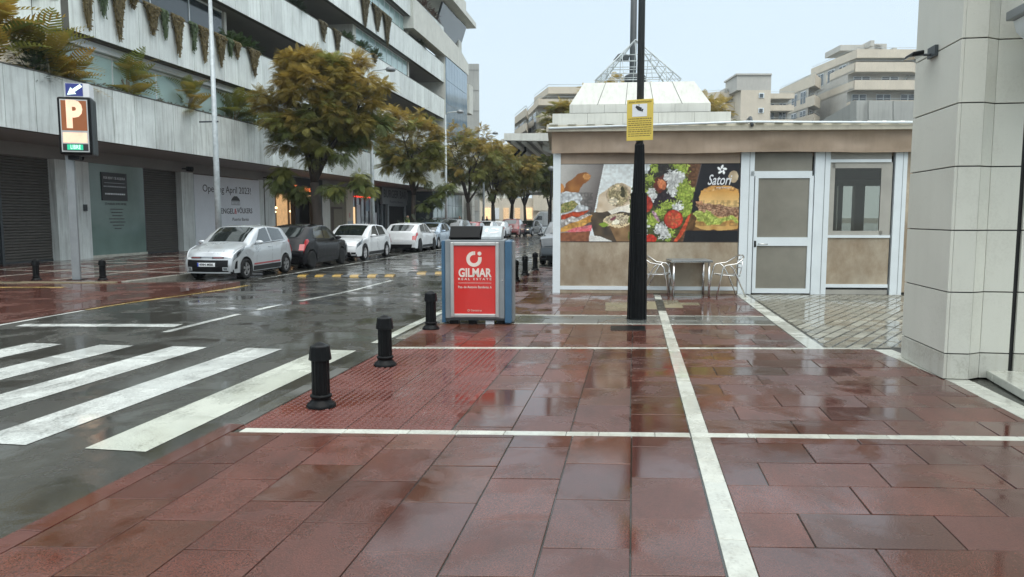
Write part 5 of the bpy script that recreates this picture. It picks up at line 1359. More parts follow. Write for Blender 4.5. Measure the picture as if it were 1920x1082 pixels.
    def patch(s, name, quad, m_, parent, sides=(1,-1), n=6, off=.006, sub=None):
        """quad in (x, t) on the skin"""
        for sg in sides:
            b = MB(); b.smooth = True; g = []
            for i in range(n+1):
                row = []
                for j in range(n+1):
                    u, v = i/n, j/n
                    x = (quad[0][0]*(1-u)+quad[1][0]*u)*(1-v)+(quad[3][0]*(1-u)+quad[2][0]*u)*v
                    t = (quad[0][1]*(1-u)+quad[1][1]*u)*(1-v)+(quad[3][1]*(1-u)+quad[2][1]*u)*v
                    p = s.P(x, t); dx = s.P(x+.01, t)-s.P(x-.01, t); dt = s.P(x, min(.999,t+.01))-s.P(x, max(.001,t-.01)); nn = dx.cross(dt).normalized()
                    if nn.y < -.3 or nn.z < -.5: nn = -nn
                    q = p+nn*off; row.append((q.x, q.y*sg, q.z))
                g.append(row)
            b.grid(g, flip=(sg < 0)); 
            yield b.build(name, m_, parent)
    def front(s, name, y0, y1, z0, z1, m_, parent, end=0, off=.008, slope=0, taper=0, n=8, nz=3):
        """rectangle (or trapezium) on the nose (end 0) or tail (end 1)"""
        b = MB(); b.smooth = True; g = []
        for i in range(n+1):
            row = []
            for j in range(nz+1):
                z = z0+(z1-z0)*j/nz; tp = taper*(1-j/nz); y = (y0+tp)+((y1-tp)-(y0+tp))*i/n; zz = z+slope*abs(y)
                q = s.nosex(y, zz)-off if end == 0 else s.L-s.tailx(y, zz)+off
                if end == 1 and zz > s.tailz-.34: q = s.tail_at(zz)-s.tailx(y, zz)+off
                if end == 0 and zz > s.nose: q += ((zz-s.nose)/.10)*.06
                row.append((q, y, zz))
            g.append(row)
        b.grid(g, flip=(end == 0)); return b.build(name, m_, parent)
    def tail_at(s, z):
        pts = [(p[1], p[0]) for p in s.top[::-1] if p[0] > s.roof1]
        return ip(sorted(pts), z)
def wheel(parent, x, y, r, rim_m, spokes=5, sub=True):
    sg = 1 if y > 0 else -1
    w = empty('wheel', (x, y, r)) if 0 else None
    b = MB(); b.lathe([(r*.62, -.09), (r*.93, -.095), (r, -.06), (r, .06), (r*.93, .095), (r*.66, .09), (r*.64, .06), (r*.60, .02)], (0,0,0), 28, axis='y')
    t = b.build('wheel', M['tyre'], parent); t.location = (x, y-sg*.10, r)
    b = MB(); yo = sg*.075
    b.lathe([(r*.655, .085*sg if sg > 0 else -.085), (r*.60, .08*sg), (r*.58, .02*sg)] if 0 else [(r*.66, -.02), (r*.66, .0)], (0, 0, 0), 24, axis='y')
    for k in range(spokes):
        a = 2*math.pi*k/spokes+.3
        for da in (-.13, .13):
            c, s_ = math.cos(a+da), math.sin(a+da); d = Vector((c, 0, s_)); q = Vector((-s_, 0, c))
            b.obox(Vector((0, sg*.05, 0))+d*r*.08-q*.012, d*r*.56, q*.030, Vector((0, sg*.028, 0)))
    yy = sg*.055
    pts = [Vector((r*.62*math.cos(a), yy, r*.62*math.sin(a))) for a in [2*math.pi*k/24 for k in range(25)]]
    b.tube(pts, .017, 6, cap=False)
    b.lathe([(r*.13, -.03*1), (r*.13, .085)] if sg < 0 else [(r*.13, -.085), (r*.13, .03)], (0,0,0), 10, axis='y')
    o = b.build('rim', rim_m, t)
    return t
def make_car(name, label, cat, group, cs, pmat, loc, rz, rim=None, rear=False, plate=None, detail=True, opts=()):
    root = empty(name, (0,0,0), 0, label, cat, group, local=True)
    body = cs.body(pmat, root)
    # dark underside and wheel wells
    b = MB(); b.box((.25, -cs.hw0*.80, .17), (cs.L-.25, cs.hw0*.80, .62)); b.box((.12, -cs.hw0*.86, .20), (cs.L-.12, cs.hw0*.86, .30)); b.build('underbody', M['car_black'], root)
    g0 = cs.cowl
    list(cs.patch('side_window', [(cs.roof0-.52, .515), (cs.roof0+.48, .52), (cs.roof0+.42, .765), (cs.roof0+.02, .755)], M['car_glass'], root, n=8))
    re = cs.roof1
    list(cs.patch('side_window', [(cs.roof0+.56, .52), (re+.02, .53), (re-.14, .75), (cs.roof0+.50, .765)], M['car_glass'], root, n=8))
    if 'quarter' in opts: list(cs.patch('quarter_window', [(re+.06, .53), (re+.24, .56), (re+.02, .74), (re-.08, .75)], M['car_glass'], root, n=4))
    for sg in (1, -1):
        w = list(cs.patch('windscreen', [(cs.cowl+.03, .84), (cs.roof0-.05, .815), (cs.roof0-.05, 1), (cs.cowl+.03, 1)], M['car_glass'], root, (sg,), n=8))
    if cs.kind == 'hatch':
        for sg in (1, -1): list(cs.patch('rear_window', [(cs.roof1+.14, .83), (cs.tail-.12, .86), (cs.tail-.10, 1), (cs.roof1+.13, 1)], M['car_glass'], root, (sg,), n=6))
    # seams, handles, mirrors
    for xx in (cs.roof0-.42, cs.roof0+.50, re+.10 if cs.wb > 2.3 else re):
        list(cs.patch('door_seam', [(xx-.004, .10), (xx+.004, .10), (xx+.004, .50), (xx-.004, .50)], M['car_black'], root, n=5, off=.002))
    list(cs.patch('window_line', [(cs.roof0-.50, .497), (re+.05, .497), (re+.05, .508), (cs.roof0-.50, .508)], M['car_black'], root, n=8, off=.004))
    list(cs.patch('sill', [(cs.ax[0]+cs.wr+.08, .01), (cs.ax[1]-cs.wr-.08, .01), (cs.ax[1]-cs.wr-.08, .10), (cs.ax[0]+cs.wr+.08, .10)], M['car_black'], root, n=6, off=.004))
    for sg in (1, -1):
        for xx in (cs.roof0+.34, re-.06):
            p = cs.P(xx, .43); b = MB(); b.box((xx-.09, sg*(p.y+.002), p.z-.012), (xx+.07, sg*(p.y+.028), p.z+.014)); bevel(b.build('door_handle', pmat, root), .006)
        p = cs.P(cs.roof0-.44, .52); mb2 = MB(); mb2.smooth = True
        vs = []; 
        for i in range(7):
            for j in range(10):
                a, c = math.pi*i/6, 2*math.pi*j/10; vs.append((p.x+.0+.065*math.sin(a)*math.cos(c), sg*(p.y+.13)+.115*math.cos(a), p.z+.05+.065*math.sin(a)*math.sin(c)))
        mb2.add(vs, [(i*10+j, i*10+(j+1)%10, (i+1)*10+(j+1)%10, (i+1)*10+j) for i in range(6) for j in range(10)]); mb2.build('wing_mirror', pmat if 'black_mirror' not in opts else M['car_black'], root)
    # front
    hl = [(.02, .33), (.50, .40), (.66, .498), (.06, .475)]
    list(cs.patch('headlight', hl, M['lens'], root, n=6, off=.007))
    list(cs.patch('headlight_inner', [(.14, .37), (.32, .42), (.36, .46), (.16, .44)], M['car_black'], root, n=3, off=.010)) if detail else None
    hw = cs.hw0
    if 'city' in opts:
        cs.front('lower_grille', -hw*.74, hw*.74, .235, .56, M['car_black'], root, taper=-.0, n=12, off=.012)
        for sg in (1, -1):
            cs.front('fog_surround', sg*hw*.56, sg*hw*.74, .27, .37, M['silver'], root, off=.014); cs.front('fog_lamp', sg*hw*.59, sg*hw*.71, .285, .355, M['lens'], root, off=.018)
            list(cs.patch('air_slot', [(.10, .10), (.22, .10), (.20, .28), (.12, .28)], M['car_black'], root, (sg,), n=3, off=.005))
            cs.front('nose_strip', sg*.16, sg*hw*.60, .605, .645, M['car_black'], root, off=.010); cs.front('red_strip', sg*.20, sg*hw*.56, .612, .638, M['wine_paint'], root, off=.014)
        cs.front('nose_bar', -.17, .17, .615, .632, M['car_black'], root, off=.010)
        list(cs.patch('red_sill_strip', [(cs.ax[0]+cs.wr+.12, .12), (cs.ax[1]-cs.wr-.12, .12), (cs.ax[1]-cs.wr-.12, .15), (cs.ax[0]+cs.wr+.12, .15)], M['red_paint'], root, n=6, off=.008))
        cs.front('bumper_lip', -hw*.8, hw*.8, .20, .235, M['silver'], root, off=.02, n=12)
    else:
        cs.front('upper_grille', -hw*.42, hw*.42, .57, .66, M['car_black'], root, n=8, taper=.05); cs.front('lower_grille', -hw*.62, hw*.62, .24, .37, M['car_black'], root, n=10, taper=-.04)
        for sg in (1, -1): cs.front('fog_slot', sg*hw*.66, sg*hw*.86, .28, .36, M['car_black'], root, n=4)
    if plate:
        p_ = cs.front('number_plate', -.26, .26, .385 if 'city' in opts else .42, .49 if 'city' in opts else .53, M['plate'], root, off=.022)
        zc4 = .4375 if 'city' in opts else .475
        xq = cs.nosex(0, zc4)-.026
        if plate != 'x':
            t = text(plate, .095, M['ink'], root, (xq, -.015, zc4), (0,-1,0), (0,0,1), width=.42, bold=.012, name='plate_number')
        b = MB(); b.box((xq, .215, zc4-.05), (xq+.003, .255, zc4+.05)); b.build('plate_band', M['plate_blue'], root)
    # rear
    list(cs.patch('tail_light', [(cs.L-.02, .36), (cs.L-.38, .42), (cs.L-.34, .50), (cs.L-.03, .50)], M['tail'], root, n=5, off=.008))
    for sg in (1, -1): cs.front('tail_light', sg*hw*.74, sg*hw*.93, cs.tailz-.34, cs.tailz-.14, M['tail'], root, end=1, n=4)
    cs.front('rear_plate', -.26, .26, cs.tailz-.33, cs.tailz-.22, M['plate'], root, end=1, off=.012)
    cs.front('rear_diffuser', -hw*.75, hw*.75, .22, .40, M['car_black'], root, end=1, n=8, taper=.05)
    for xx in cs.ax:
        for sg in (1, -1): wheel(root, xx, sg*(cs.hw0-.005), cs.wr, rim or M['rim'])
    b = MB(); b.tube([(cs.roof1-.15, 0, cs.H-.03), (cs.roof1-.05, 0, cs.H+.03)], .012, 5); b.build('aerial', pmat, root)
    root.location = loc; root.rotation_euler = (0, 0, rz)
    return root
# nose of a car facing the camera points to -Y: local +x -> +Y, so rz = +90 deg puts local y -> -X
FACE, AWAY = R(90), R(-90)
XP = -11.43
def at_wheel(px, py, r_side=.8):     # Y of a kerb-lane wheel contact seen at pixel px on the street side of the row
    return VX(px, py, XP+r_side)[0]
ZR = zr(30)
GR = 'cars parked along the far kerb'
city = CarShape(3.62, 1.60, 1.49, 2.40, .68, .29, .90, .92, 1.66, 3.0, 3.50, (.93,1.03), .66, 1.00)
yA = VX(465, 522, -10.63)[0]
make_car('parked_car', 'small silver hatchback with red nose trim, nearest of the cars parked across the street', 'car', GR, city, M['silver'], (XP, yA-.68, ZR), FACE, M['rim_dark'], plate='4984 MBK', opts=('city',))
hat = CarShape(4.04, 1.71, 1.49, 2.58, .82, .305, .88, 1.08, 1.88, 3.2, 3.92, (.92,1.0), .64, .98)
yB0, yB1 = VX(572, 500, -10.6)[0], VX(638, 492, -10.6)[0]
make_car('parked_car', 'black hatchback with red tail lights parked right behind the silver one', 'car', GR, hat, M['black_paint'], (XP, yB0+.64+2.58+.82-.05, ZR), AWAY, plate='x')
hat2 = CarShape(4.27, 1.78, 1.455, 2.63, .86, .32, .86, 1.16, 1.98, 3.35, 4.15, (.90,.98), .63, .96)
yC = VX(684, 487, -10.6)[0]
make_car('parked_car', 'white hatchback with its nose towards the camera, behind the black car', 'car', GR, hat2, M['white_paint'], (XP, yC-.86, ZR), FACE, plate='x')
yD = VX(779, 473, -10.6)[0]
make_car('parked_car', 'white hatchback seen from behind with a dark rear bumper, third from the silver car', 'car', GR, hat2, M['white_paint'], (XP+.05, yD+.8+2.63+.86-.2, ZR), AWAY, M['rim_dark'], plate='x')
yE = VX(822, 466, -10.6)[0]
sal = CarShape(4.35, 1.74, 1.44, 2.55, .85, .31, .84, 1.15, 1.95, 3.3, 4.2, (.89,.96), .60, .94)
make_car('parked_car', 'pale blue car facing the camera just left of the advertising cabinet', 'car', GR, sal, M['blue_paint'], (XP, yE-.8, ZR), FACE, plate='x')
mpv = CarShape(4.3, 1.78, 1.62, 2.65, .82, .31, .95, .95, 1.8, 3.5, 4.15, (.98,1.06), .68, 1.05)
yy = yE+4.9
rest = [('grey_paint', mpv, FACE, 'grey people carrier parked behind the pale blue car'), ('red_paint', sal, AWAY, 'bright red car in the middle of the far parked row'), ('white_paint', hat2, FACE, 'white car parked just beyond the red one'),
        ('white_paint', sal, AWAY, 'second white car beyond the red one, above the cabinet lid'), ('wine_paint', mpv, AWAY, 'wine red people carrier above the pale cabinet lid')]
for m_, cs, rz, lab in rest:
    make_car('parked_car', lab, 'car', GR, cs, M[m_], (XP+ru(-.1,.15)+(.5 if m_ == 'wine_paint' else 0), yy if rz == FACE else yy+cs.L, ZR), rz, detail=False); yy += cs.L+.75
p = PD(978, 442, 69); make_car('moving_car', 'small dark saloon driving towards the camera with lit headlights', 'car', None, sal, M['dark_paint'], (p.x, p.y, ZR), FACE+R(-9), plate='x')
mv = COL.objects[[o.name for o in COL.objects if o.name.startswith('moving_car')][0]]
for sg in (1, -1):
    b = MB(); b.lathe([(.001,-.02),(.07,0),(.07,.02),(.001,.03)], (.02, sg*.58, .60), 10, axis='z'); o = b.build('lit_headlight', M['lamp_glow'], mv)
suv = CarShape(4.4, 1.84, 1.60, 2.65, .85, .35, 1.02, 1.2, 2.0, 3.5, 4.2, (1.0,1.08), .72, 1.08)
p = G(1016, 499, ZR); make_car('parked_car', 'dark car half hidden behind the left corner of the kiosk', 'car', None, suv, M['dark_paint'], (p[0]+.74, p[1]+.1, ZR), FACE, plate='x')
# white vans near the end of the street
def van(px, D, label, rz, Ls=5.6, H=2.55, sc=1):
    g = PD(px, 425, D); r_ = empty('white_van', (0,0,0), 0, label, 'van', 'white vans at the far end', local=True)
    w = .98
    def shell(y0, y1): return [(0,y0,.45),(0,y0,.95),(.35,y0,1.12),(1.0,y0,1.25),(1.75,y0,2.15),(2.1,y0,H),(Ls-.1,y0,H),(Ls,y0,H-.2),(Ls,y0,.4)]
    b = MB(); b.extr(shell(-w, 0), (0, 2*w, 0)); bevel(b.build('body', M['white_paint'], r_), .07, 3)
    for sg in (-1, 1):
        b = MB(); y_ = sg*(w+.004); b.extr([(1.25,y_,1.35),(2.35,y_,1.35),(2.35,y_,1.95),(1.82,y_,1.95)], (0, sg*.004, 0)); b.build('side_window', M['car_glass'], r_)
        b = MB(); b.box((.4, sg*(w+.003), .42), (Ls-.2, sg*(w+.03), .55)); b.build('side_trim', M['car_black'], r_)
        for x in (2.5, 3.8): b = MB(); b.box((x, sg*(w+.002), .6), (x+.012, sg*(w+.004), H-.3)); b.build('door_seam', M['joint'], r_)
        for x in (.95, Ls-1.2): wheel(r_, x, sg*(w-.0), .36, M['rim'])
    b = MB(); b.extr([(1.06,-w*.85,1.28),(1.06,w*.85,1.28),(1.74,w*.8,2.10),(1.74,-w*.8,2.10)], (-.035,0,.03)); b.build('windscreen', M['car_glass'], r_)
    b = MB(); b.box((-.01,-w*.6,.6),(.0,w*.6,.85)); b.build('grille', M['car_black'], r_)
    for sg in (-1,1): b = MB(); b.box((-.012,sg*w*.65,.75),(.3,sg*w*.97,1.0)); b.build('headlight', M['lens'], r_)
    r_.location = (g.x, g.y, ZR); r_.rotation_euler = (0,0,rz); return r_
van(985, 108, 'large white van crossing at the end of the street, facing left', YAW+R(4))
# ================================================================== STREET LAMPS on the far pavement
XL = -13.0
def street_lamp(Y, label, tall=8.7, head=True, sign=None):
    r_ = empty('street_lamp', (XL, Y, .02), 0, label, 'street lamp', 'grey street lamps on the far pavement', local=True)
    b = MB(); b.tube([(0,0,0),(0,0,3.2),(0,0,tall)], [.105,.09,.055], 12); b.build('pole', M['galv'], r_)
    b = MB(); b.box((-.14,-.14,0), (.14,.14,.03)); b.build('base_plate', M['galv'], r_)
    b = MB(); b.tube([(0,0,tall-.05),(.15,0,tall+.12),(.9,0,tall+.18)], .035, 8); b.build('arm', M['galv'], r_)
    b = MB(); b.lathe([(.04,.16),(.20,.10),(.26,0),(.22,-.07),(.10,-.09)], (1.05,0,tall+.14), 14); o = b.build('lamp_head', M['grey_metal'], r_)
    if sign: b = MB(); b.box((-.52,-.02,sign), (.12,.02,sign+.045)); b.build('sign_arm', M['dark_grey'], r_)
    return r_
street_lamp(21.75, 'tall grey street lamp pole standing behind the silver car', sign=4.55)
street_lamp(35.9, 'grey street lamp rising through the right side of the nearest tree')
street_lamp(50.8, 'grey street lamp between the second and third trees')
street_lamp(64.0, 'grey street lamp farthest along the street, its head against the sky')
# slim far posts and blank sign boards
for px, D, h_, lab in ((883, 85, 3.2, 'white'), (1033, 60, 5.5, 'dark')):
    p = PD(px, 430, D); r_ = empty('signpost' if lab == 'white' else 'park_lamp', (p.x, p.y, ZR), 0, 'post with two pale sign boards seen from behind beneath the third tree' if lab == 'white' else 'slim dark lamp post left of the kiosk in front of the white van', 'signpost' if lab == 'white' else 'lamp post', local=True)
    b = MB(); b.tube([(0,0,0),(0,0,h_+1.5 if lab == 'white' else h_)], .06); b.build('pole', M['grey_metal'] if lab == 'white' else M['black'], r_)
    if lab == 'white':
        for z in (2.5, 4.1): b = MB(); b.box((.05,-.05,z), (.85,-.02,z+1.2)); b.build('board', M['plaster_grey'], r_)
    else:
        b = MB(); b.lathe([(.05,0),(.22,.1),(.3,.3),(.1,.42)], (0,0,h_-.1), 12); b.build('lamp_head', M['grey_metal'], r_)

# ================================================================== PARKING SIGN
pp = G(145, 526)
D0 = 18.6
ps = empty('parking_sign', (pp[0], pp[1], .0), YAW+R(16), 'illuminated parking sign with a large letter P on a tall grey pole', 'sign', local=True)
b = MB(); b.box((-.10,-.07,0), (.085,.07,4.0)); bevel(b.build('pole', M['grey_metal'], ps), .01)
b = MB(); b.box((-.2,-.2,.0), (.2,.2,.03)); b.build('base_plate', M['black'], ps)
zb5, zt5 = EYE+(408-293)/F*D0, EYE+(408-188)/F*D0
b = MB(); b.box((-.13,-.30,zb5), (.60,.22,zt5)); bevel(b.build('cabinet', M['dark_grey'], ps), .05, 3)
b = MB(); b.box((-.13,-.40,zb5+.005), (.60,-.302,zt5-.005)); bevel(b.build('front_frame', M['black'], ps), .045, 3)
M['sign_brown'] = pm('backlit_brown', (.10,.04,.02), .2, .3, 3, emit=(.55,.16,.03), estr=.35)
M['sign_P'] = pm('backlit_letter', (.8,.55,.4), .3, .25, 2.2, emit=(1,.62,.42), estr=.55)
M['sign_green'] = pm('backlit_green', (.02,.4,.22), .3, emit=(.01,.42,.22), estr=.7)
M['sign_white'] = pm('backlit_white', (.8,.9,.85), .3, emit=(.7,1,.85), estr=.6)
M['sign_blue'] = pm('arrow_blue', (.03,.045,.25), .4)
hgt = zt5-zb5
def sp_(name, m_, x0, z0, x1, z1, y=-.405, t=.006): b = MB(); b.box((x0,y-t,zb5+hgt*z0), (x1,y,zb5+hgt*z1)); return b.build(name, m_, ps)
sp_('inner_frame', M['alu_matt'], -.07, .05, .54, .955, -.400, .004)
sp_('picture_panel', M['sign_brown'], -.045, .42, .515, .935, -.405, .004)
text('P', hgt*.62, M['sign_P'], ps, (.225, -.412, zb5+hgt*.675), (1,0,0), (0,0,1), width=.36, bold=.05, ext=.003)
sp_('blank_panel', M['sign_P'], -.03, .21, .50, .385, -.405, .004); sp_('black_panel', M['ink'], -.045, .07, .515, .19, -.405, .004)
sp_('status_panel', M['sign_green'], .05, .085, .40, .178, -.410, .004); text('LIBRE', .15, M['sign_white'], ps, (.235, -.417, zb5+hgt*.131), (1,0,0), (0,0,1), width=.22, ext=.002)
b = MB(); b.box((.05,-.33,zt5+.01), (.58,.10,zt5+.34)); ab = b.build('arrow_box', M['white'], ps)
b = MB(); b.box((.06,-.336,zt5+.03), (.44,-.331,zt5+.33)); b.build('arrow_panel', M['sign_blue'], ps)
c0 = Vector((.25,-.34,zt5+.17)); dd = Vector((-.8,0,-.6)); qq = Vector((-.6,0,.8))
b = MB(); b.extr([c0+dd*.20, c0+dd*.02+qq*.10, c0+dd*.02+qq*.04, c0-dd*.20+qq*.04, c0-dd*.20-qq*.04, c0+dd*.02-qq*.04, c0+dd*.02-qq*.10], (0,-.003,0)); b.build('arrow', M['sign_white'], ps)
b = MB(); b.box((.0,-.2,zb5-.10), (.25,.05,zb5-.01)); b.build('junction_box', M['black'], ps)

# ================================================================== VEGETATION
NR = np.random.RandomState(11)
def leaf_mesh(name, tmpl_v, tmpl_f, pos, dirs, ups, scl, cols, parent, mat_=None):
    """instance a small leaf template at many places, baked into one mesh with a colour attribute"""
    n_ = len(pos); d = dirs/np.linalg.norm(dirs, axis=1)[:, None]; s_ = np.cross(d, ups); s_ /= np.linalg.norm(s_, axis=1)[:, None]+1e-9; u = np.cross(s_, d)
    tv = np.array(tmpl_v); V_ = (tv[None, :, 0:1]*d[:, None]+tv[None, :, 1:2]*s_[:, None]+tv[None, :, 2:3]*u[:, None])*scl[:, None, None]+pos[:, None]
    m = len(tv); k = len(tmpl_f[0]); F_ = (np.array(tmpl_f)[None]+(np.arange(n_)*m)[:, None, None]).reshape(-1, k)
    me = bpy.data.meshes.new(name); me.vertices.add(n_*m); me.vertices.foreach_set('co', V_.reshape(-1).astype(np.float32))
    nf = len(F_); me.loops.add(nf*k); me.loops.foreach_set('vertex_index', F_.reshape(-1).astype(np.int32)); me.polygons.add(nf)
    me.polygons.foreach_set('loop_start', np.arange(0, nf*k, k, dtype=np.int32)); me.polygons.foreach_set('loop_total', np.full(nf, k, dtype=np.int32)); me.update(calc_edges=True)
    ca_ = me.color_attributes.new('col', 'FLOAT_COLOR', 'POINT'); cc = np.ones((n_*m, 4), dtype=np.float32); cc[:, :3] = np.repeat(cols, m, axis=0)*NR.uniform(.85, 1.15, (n_*m, 1)); ca_.data.foreach_set('color', cc.reshape(-1))
    me.materials.append(mat_ or M['leaf']); o = bpy.data.objects.new(name, me); return link(o, parent)
def frond(npairs, lw, ll, droop, taper=True):
    """pinnate leaf along +x, leaflets in +-y, tip drooping in -z"""
    v = []; f = []
    for i in range(npairs):
        t = (i+1)/(npairs+.5); x = t; z = -droop*t*t; L = ll*(math.sin(math.pi*(t*.85+.12)) if taper else 1); w = lw
        for sg in (1, -1):
            b0 = len(v); v += [(x-w, 0, z), (x+w*.9, 0, z-.01), (x+w*1.9+L*.35, sg*L, z-.10*L-.02), (x+L*.22, sg*L*.8, z-.05*L)]
            f.append((b0, b0+1, b0+2, b0+3) if sg > 0 else (b0+3, b0+2, b0+1, b0))
    return v, f
FR = frond(8, .036, .30, .40)
OCH = np.array([.40, .29, .07]); GRN = np.array([.17, .21, .06]); DGR = np.array([.07, .10, .035]); YEL = np.array([.32, .29, .07])
def unit(n_): 
    v = NR.normal(size=(n_, 3)); return v/np.linalg.norm(v, axis=1)[:, None]
def tree(X, Y, label, H, rx, rz_, trunk, clumps, per, fs, ochre, base_h=3.0, cx=0, cy=0, ry=None, name='street_tree', group='street trees on the far pavement', low=()):
    r_ = empty(name, (X, Y, .02), 0, label, 'tree', group, local=True)
    ry = ry or rx; zc = H-rz_; C = np.array([cx, cy, zc])
    # trunk and limbs
    b = MB(); fork = base_h; lean = ru(-.2, .2)
    b.tube([(0,0,0), (.02,0,.25), (lean*.3,ru(-.1,.1),fork*.5), (lean,ru(-.1,.1),fork)], [trunk*1.25, trunk, trunk*.86, trunk*.72], 10)
    ends = []
    K = 6
    for k in range(K):
        a = 2*math.pi*k/K+ru(-.4,.4); rr = rx*ru(.45,.75); top = Vector((cx+rr*math.cos(a), cy+rr*ry/rx*math.sin(a), zc+rz_*ru(-.15,.55)))
        s0 = Vector((lean, 0, fork)); mid = s0.lerp(top, .45)+Vector((ru(-.3,.3), ru(-.3,.3), ru(.2,.6)))
        b.tube([s0, s0.lerp(mid,.5)+Vector((ru(-.15,.15),ru(-.15,.15),0)), mid, top], [trunk*.55, trunk*.42, trunk*.3, trunk*.10], 7)
        for j in range(5):
            q0 = s0.lerp(top, ru(.35,.85)); q0 = mid.lerp(top, ru(0,.8)); q1 = q0+Vector((ru(-1,1), ru(-1,1), ru(-.35,.9)))*rx*.38
            b.tube([q0, q0.lerp(q1,.5)+Vector((0,0,ru(0,.2))), q1], [trunk*.20, trunk*.13, trunk*.04], 5); ends.append(q1)
    b.build('trunk', M['bark'], r_)
    # clumps spread through the crown's volume, more towards its surface
    cs_ = []; lobes = unit(7); lobes[:, 2] = np.abs(lobes[:, 2])
    while len(cs_) < clumps:
        d = unit(1)[0]; rad = NR.uniform(.35, 1)**.5; p = C+d*np.array([rx, ry, rz_])*rad*NR.uniform(.9, 1.06)*(.76+.36*max(0, float((lobes@d).max()))**4)
        if p[2] < fork*.75: continue
        if d[2] < -.45 and NR.rand() < .55: continue
        cs_.append((p, rad, d))
    for (lx, ly, lz) in low: cs_ += [(np.array([lx, ly, lz])+NR.normal(size=3)*.18, 1, np.array([0, 0, -1.])) for _ in range(3)]
    pos, dr, sc_, col = [], [], [], []
    for p, rad, d in cs_:
        R_ = NR.uniform(.75, 1.2); k = per; dirs = unit(k); dirs[:, 2] = dirs[:, 2]*.55-.05; dirs += .35*d*(rad > .6)
        pos.append(p+dirs*NR.uniform(.05, .34, (k, 1))*R_); dr.append(dirs); sc_.append(fs*R_*NR.uniform(.7, 1.25, k))
        hfac = (p[2]-(zc-rz_))/(2*rz_); po = np.clip(ochre*(hfac*1.7-.25)+NR.normal()*.25, 0, 1)
        base = OCH*po+(GRN*.65+DGR*.35)*(1-po) if NR.rand() > .18 else (YEL*.4+GRN*.6)
        mixf = NR.uniform(0, .45, (k, 1))*po; c_ = base*(1-.3*mixf)+YEL*.3*mixf; col.append(c_*NR.uniform(.8, 1.2, (k, 1)))
    pos, dr, sc_, col = map(np.concatenate, (pos, dr, sc_, col)); up = np.tile([0, 0, 1.], (len(pos), 1))+NR.normal(size=(len(pos), 3))*.25
    leaf_mesh('crown', FR[0], FR[1], pos, dr, up, sc_, col, r_); return r_
t1 = VX(597, 430, -13.6)[0]
tree(-13.6, t1, 'large ochre and green feathery street tree, nearest on the far pavement', 8.9, 2.6, 2.85, .26, 215, 64, .37, .85, 3.1, cx=.3, cy=.3, low=((-2.0,0,3.2),(-.9,.3,2.9),(.9,-.3,2.8),(1.8,.2,3.3),(2.4,.2,3.0),(-1.5,0,3.6)))
t2 = VX(775, 430, -13.6)[0]
tree(-13.6, t2, 'second street tree, thinner and behind the white hatchbacks', 8.6, 2.0, 3.0, .17, 115, 44, .40, .9, 3.0, low=((1.4,0,2.6),(1.8,0,3.0),(.8,0,2.4),(2.2,0,3.4)))
t3 = VX(880, 430, -13.6)[0]
tree(-13.6, t3, 'third street tree with the twin trunk beyond the grey street lamp', 9.2, 2.9, 3.0, .2, 120, 40, .46, .85, 2.8)
p = PD(958, 420, 74); tree(p.x, p.y, 'wide rounded tree at the end of the street, its crown ochre on top', 8.8, 2.7, 2.9, .22, 120, 28, .60, .9, 2.8, group='trees at the end of the street')
p = PD(925, 420, 70); tree(p.x, p.y, 'dark green tree at the end of the street, left of the rounded one', 8.4, 2.4, 2.7, .22, 100, 26, .60, .6, 2.8, group='trees at the end of the street')
p = PD(985, 420, 95); tree(p.x, p.y, 'small ochre tree behind the rounded one under the concrete canopy', 11.0, 4.0, 3.2, .22, 90, 22, .95, 1.1, 3.0, group='trees at the end of the street')
p = PD(1030, 420, 80); tree(p.x, p.y, 'dark green tree just left of the kiosk corner above the white van', 8.6, 2.6, 2.3, .2, 80, 22, .85, .0, 2.6, group='trees at the end of the street')
p = PD(1058, 420, 62); tree(p.x, p.y, 'yellow green tree rising behind the left side of the pavilion', 11.6, 1.7, 3.0, .2, 90, 26, .6, .65, 5, group='trees behind the pavilion', name='background_tree')
p = PD(1165, 420, 70); tree(p.x, p.y, 'ochre tree whose top shows inside the wire pyramid', 14.6, 4.5, 3.0, .2, 80, 22, .9, 1.0, 5, group='trees behind the pavilion', name='background_tree')
p = PD(1322, 420, 75); tree(p.x, p.y, 'small ochre tree peeping over the right side of the pavilion', 13.6, 2.6, 2.6, .2, 50, 20, .8, 1.0, 5, group='trees behind the pavilion', name='background_tree')

# palms on the first floor terrace
PF = frond(13, .022, .30, .55)
def palm(X, Y, Z, label, nf, L, warm, spread=.5, stems=3):
    r_ = empty('areca_palm', (X, Y, Z), 0, label, 'palm', 'potted palms on the first floor terrace', local=True)
    b = MB()
    for k in range(stems): a = ru(0,6.3); b.tube([(ru(-.1,.1),ru(-.1,.1),0), (.25*math.cos(a), .25*math.sin(a), .8)], [.045,.03], 6)
    b.build('stem', M['beige_dark'], r_)
    a = NR.uniform(0, 2*np.pi, nf); el = NR.uniform(.15, 1.25, nf); d = np.stack([np.cos(a)*np.cos(el), np.sin(a)*np.cos(el), np.sin(el)], 1)
    pos = np.stack([np.cos(a)*.12, np.sin(a)*.12, NR.uniform(.1, .9, nf)], 1)*spread/.5
    w = NR.rand(nf, 1)**1.2*warm; col = np.array([.50,.31,.06])*w+np.array([.20,.25,.06])*(1-w)
    leaf_mesh('fronds', PF[0], PF[1], pos, d, np.tile([0,0,1.],(nf,1))+NR.normal(size=(nf,3))*.1, L*NR.uniform(.75,1.15,nf), col, r_)
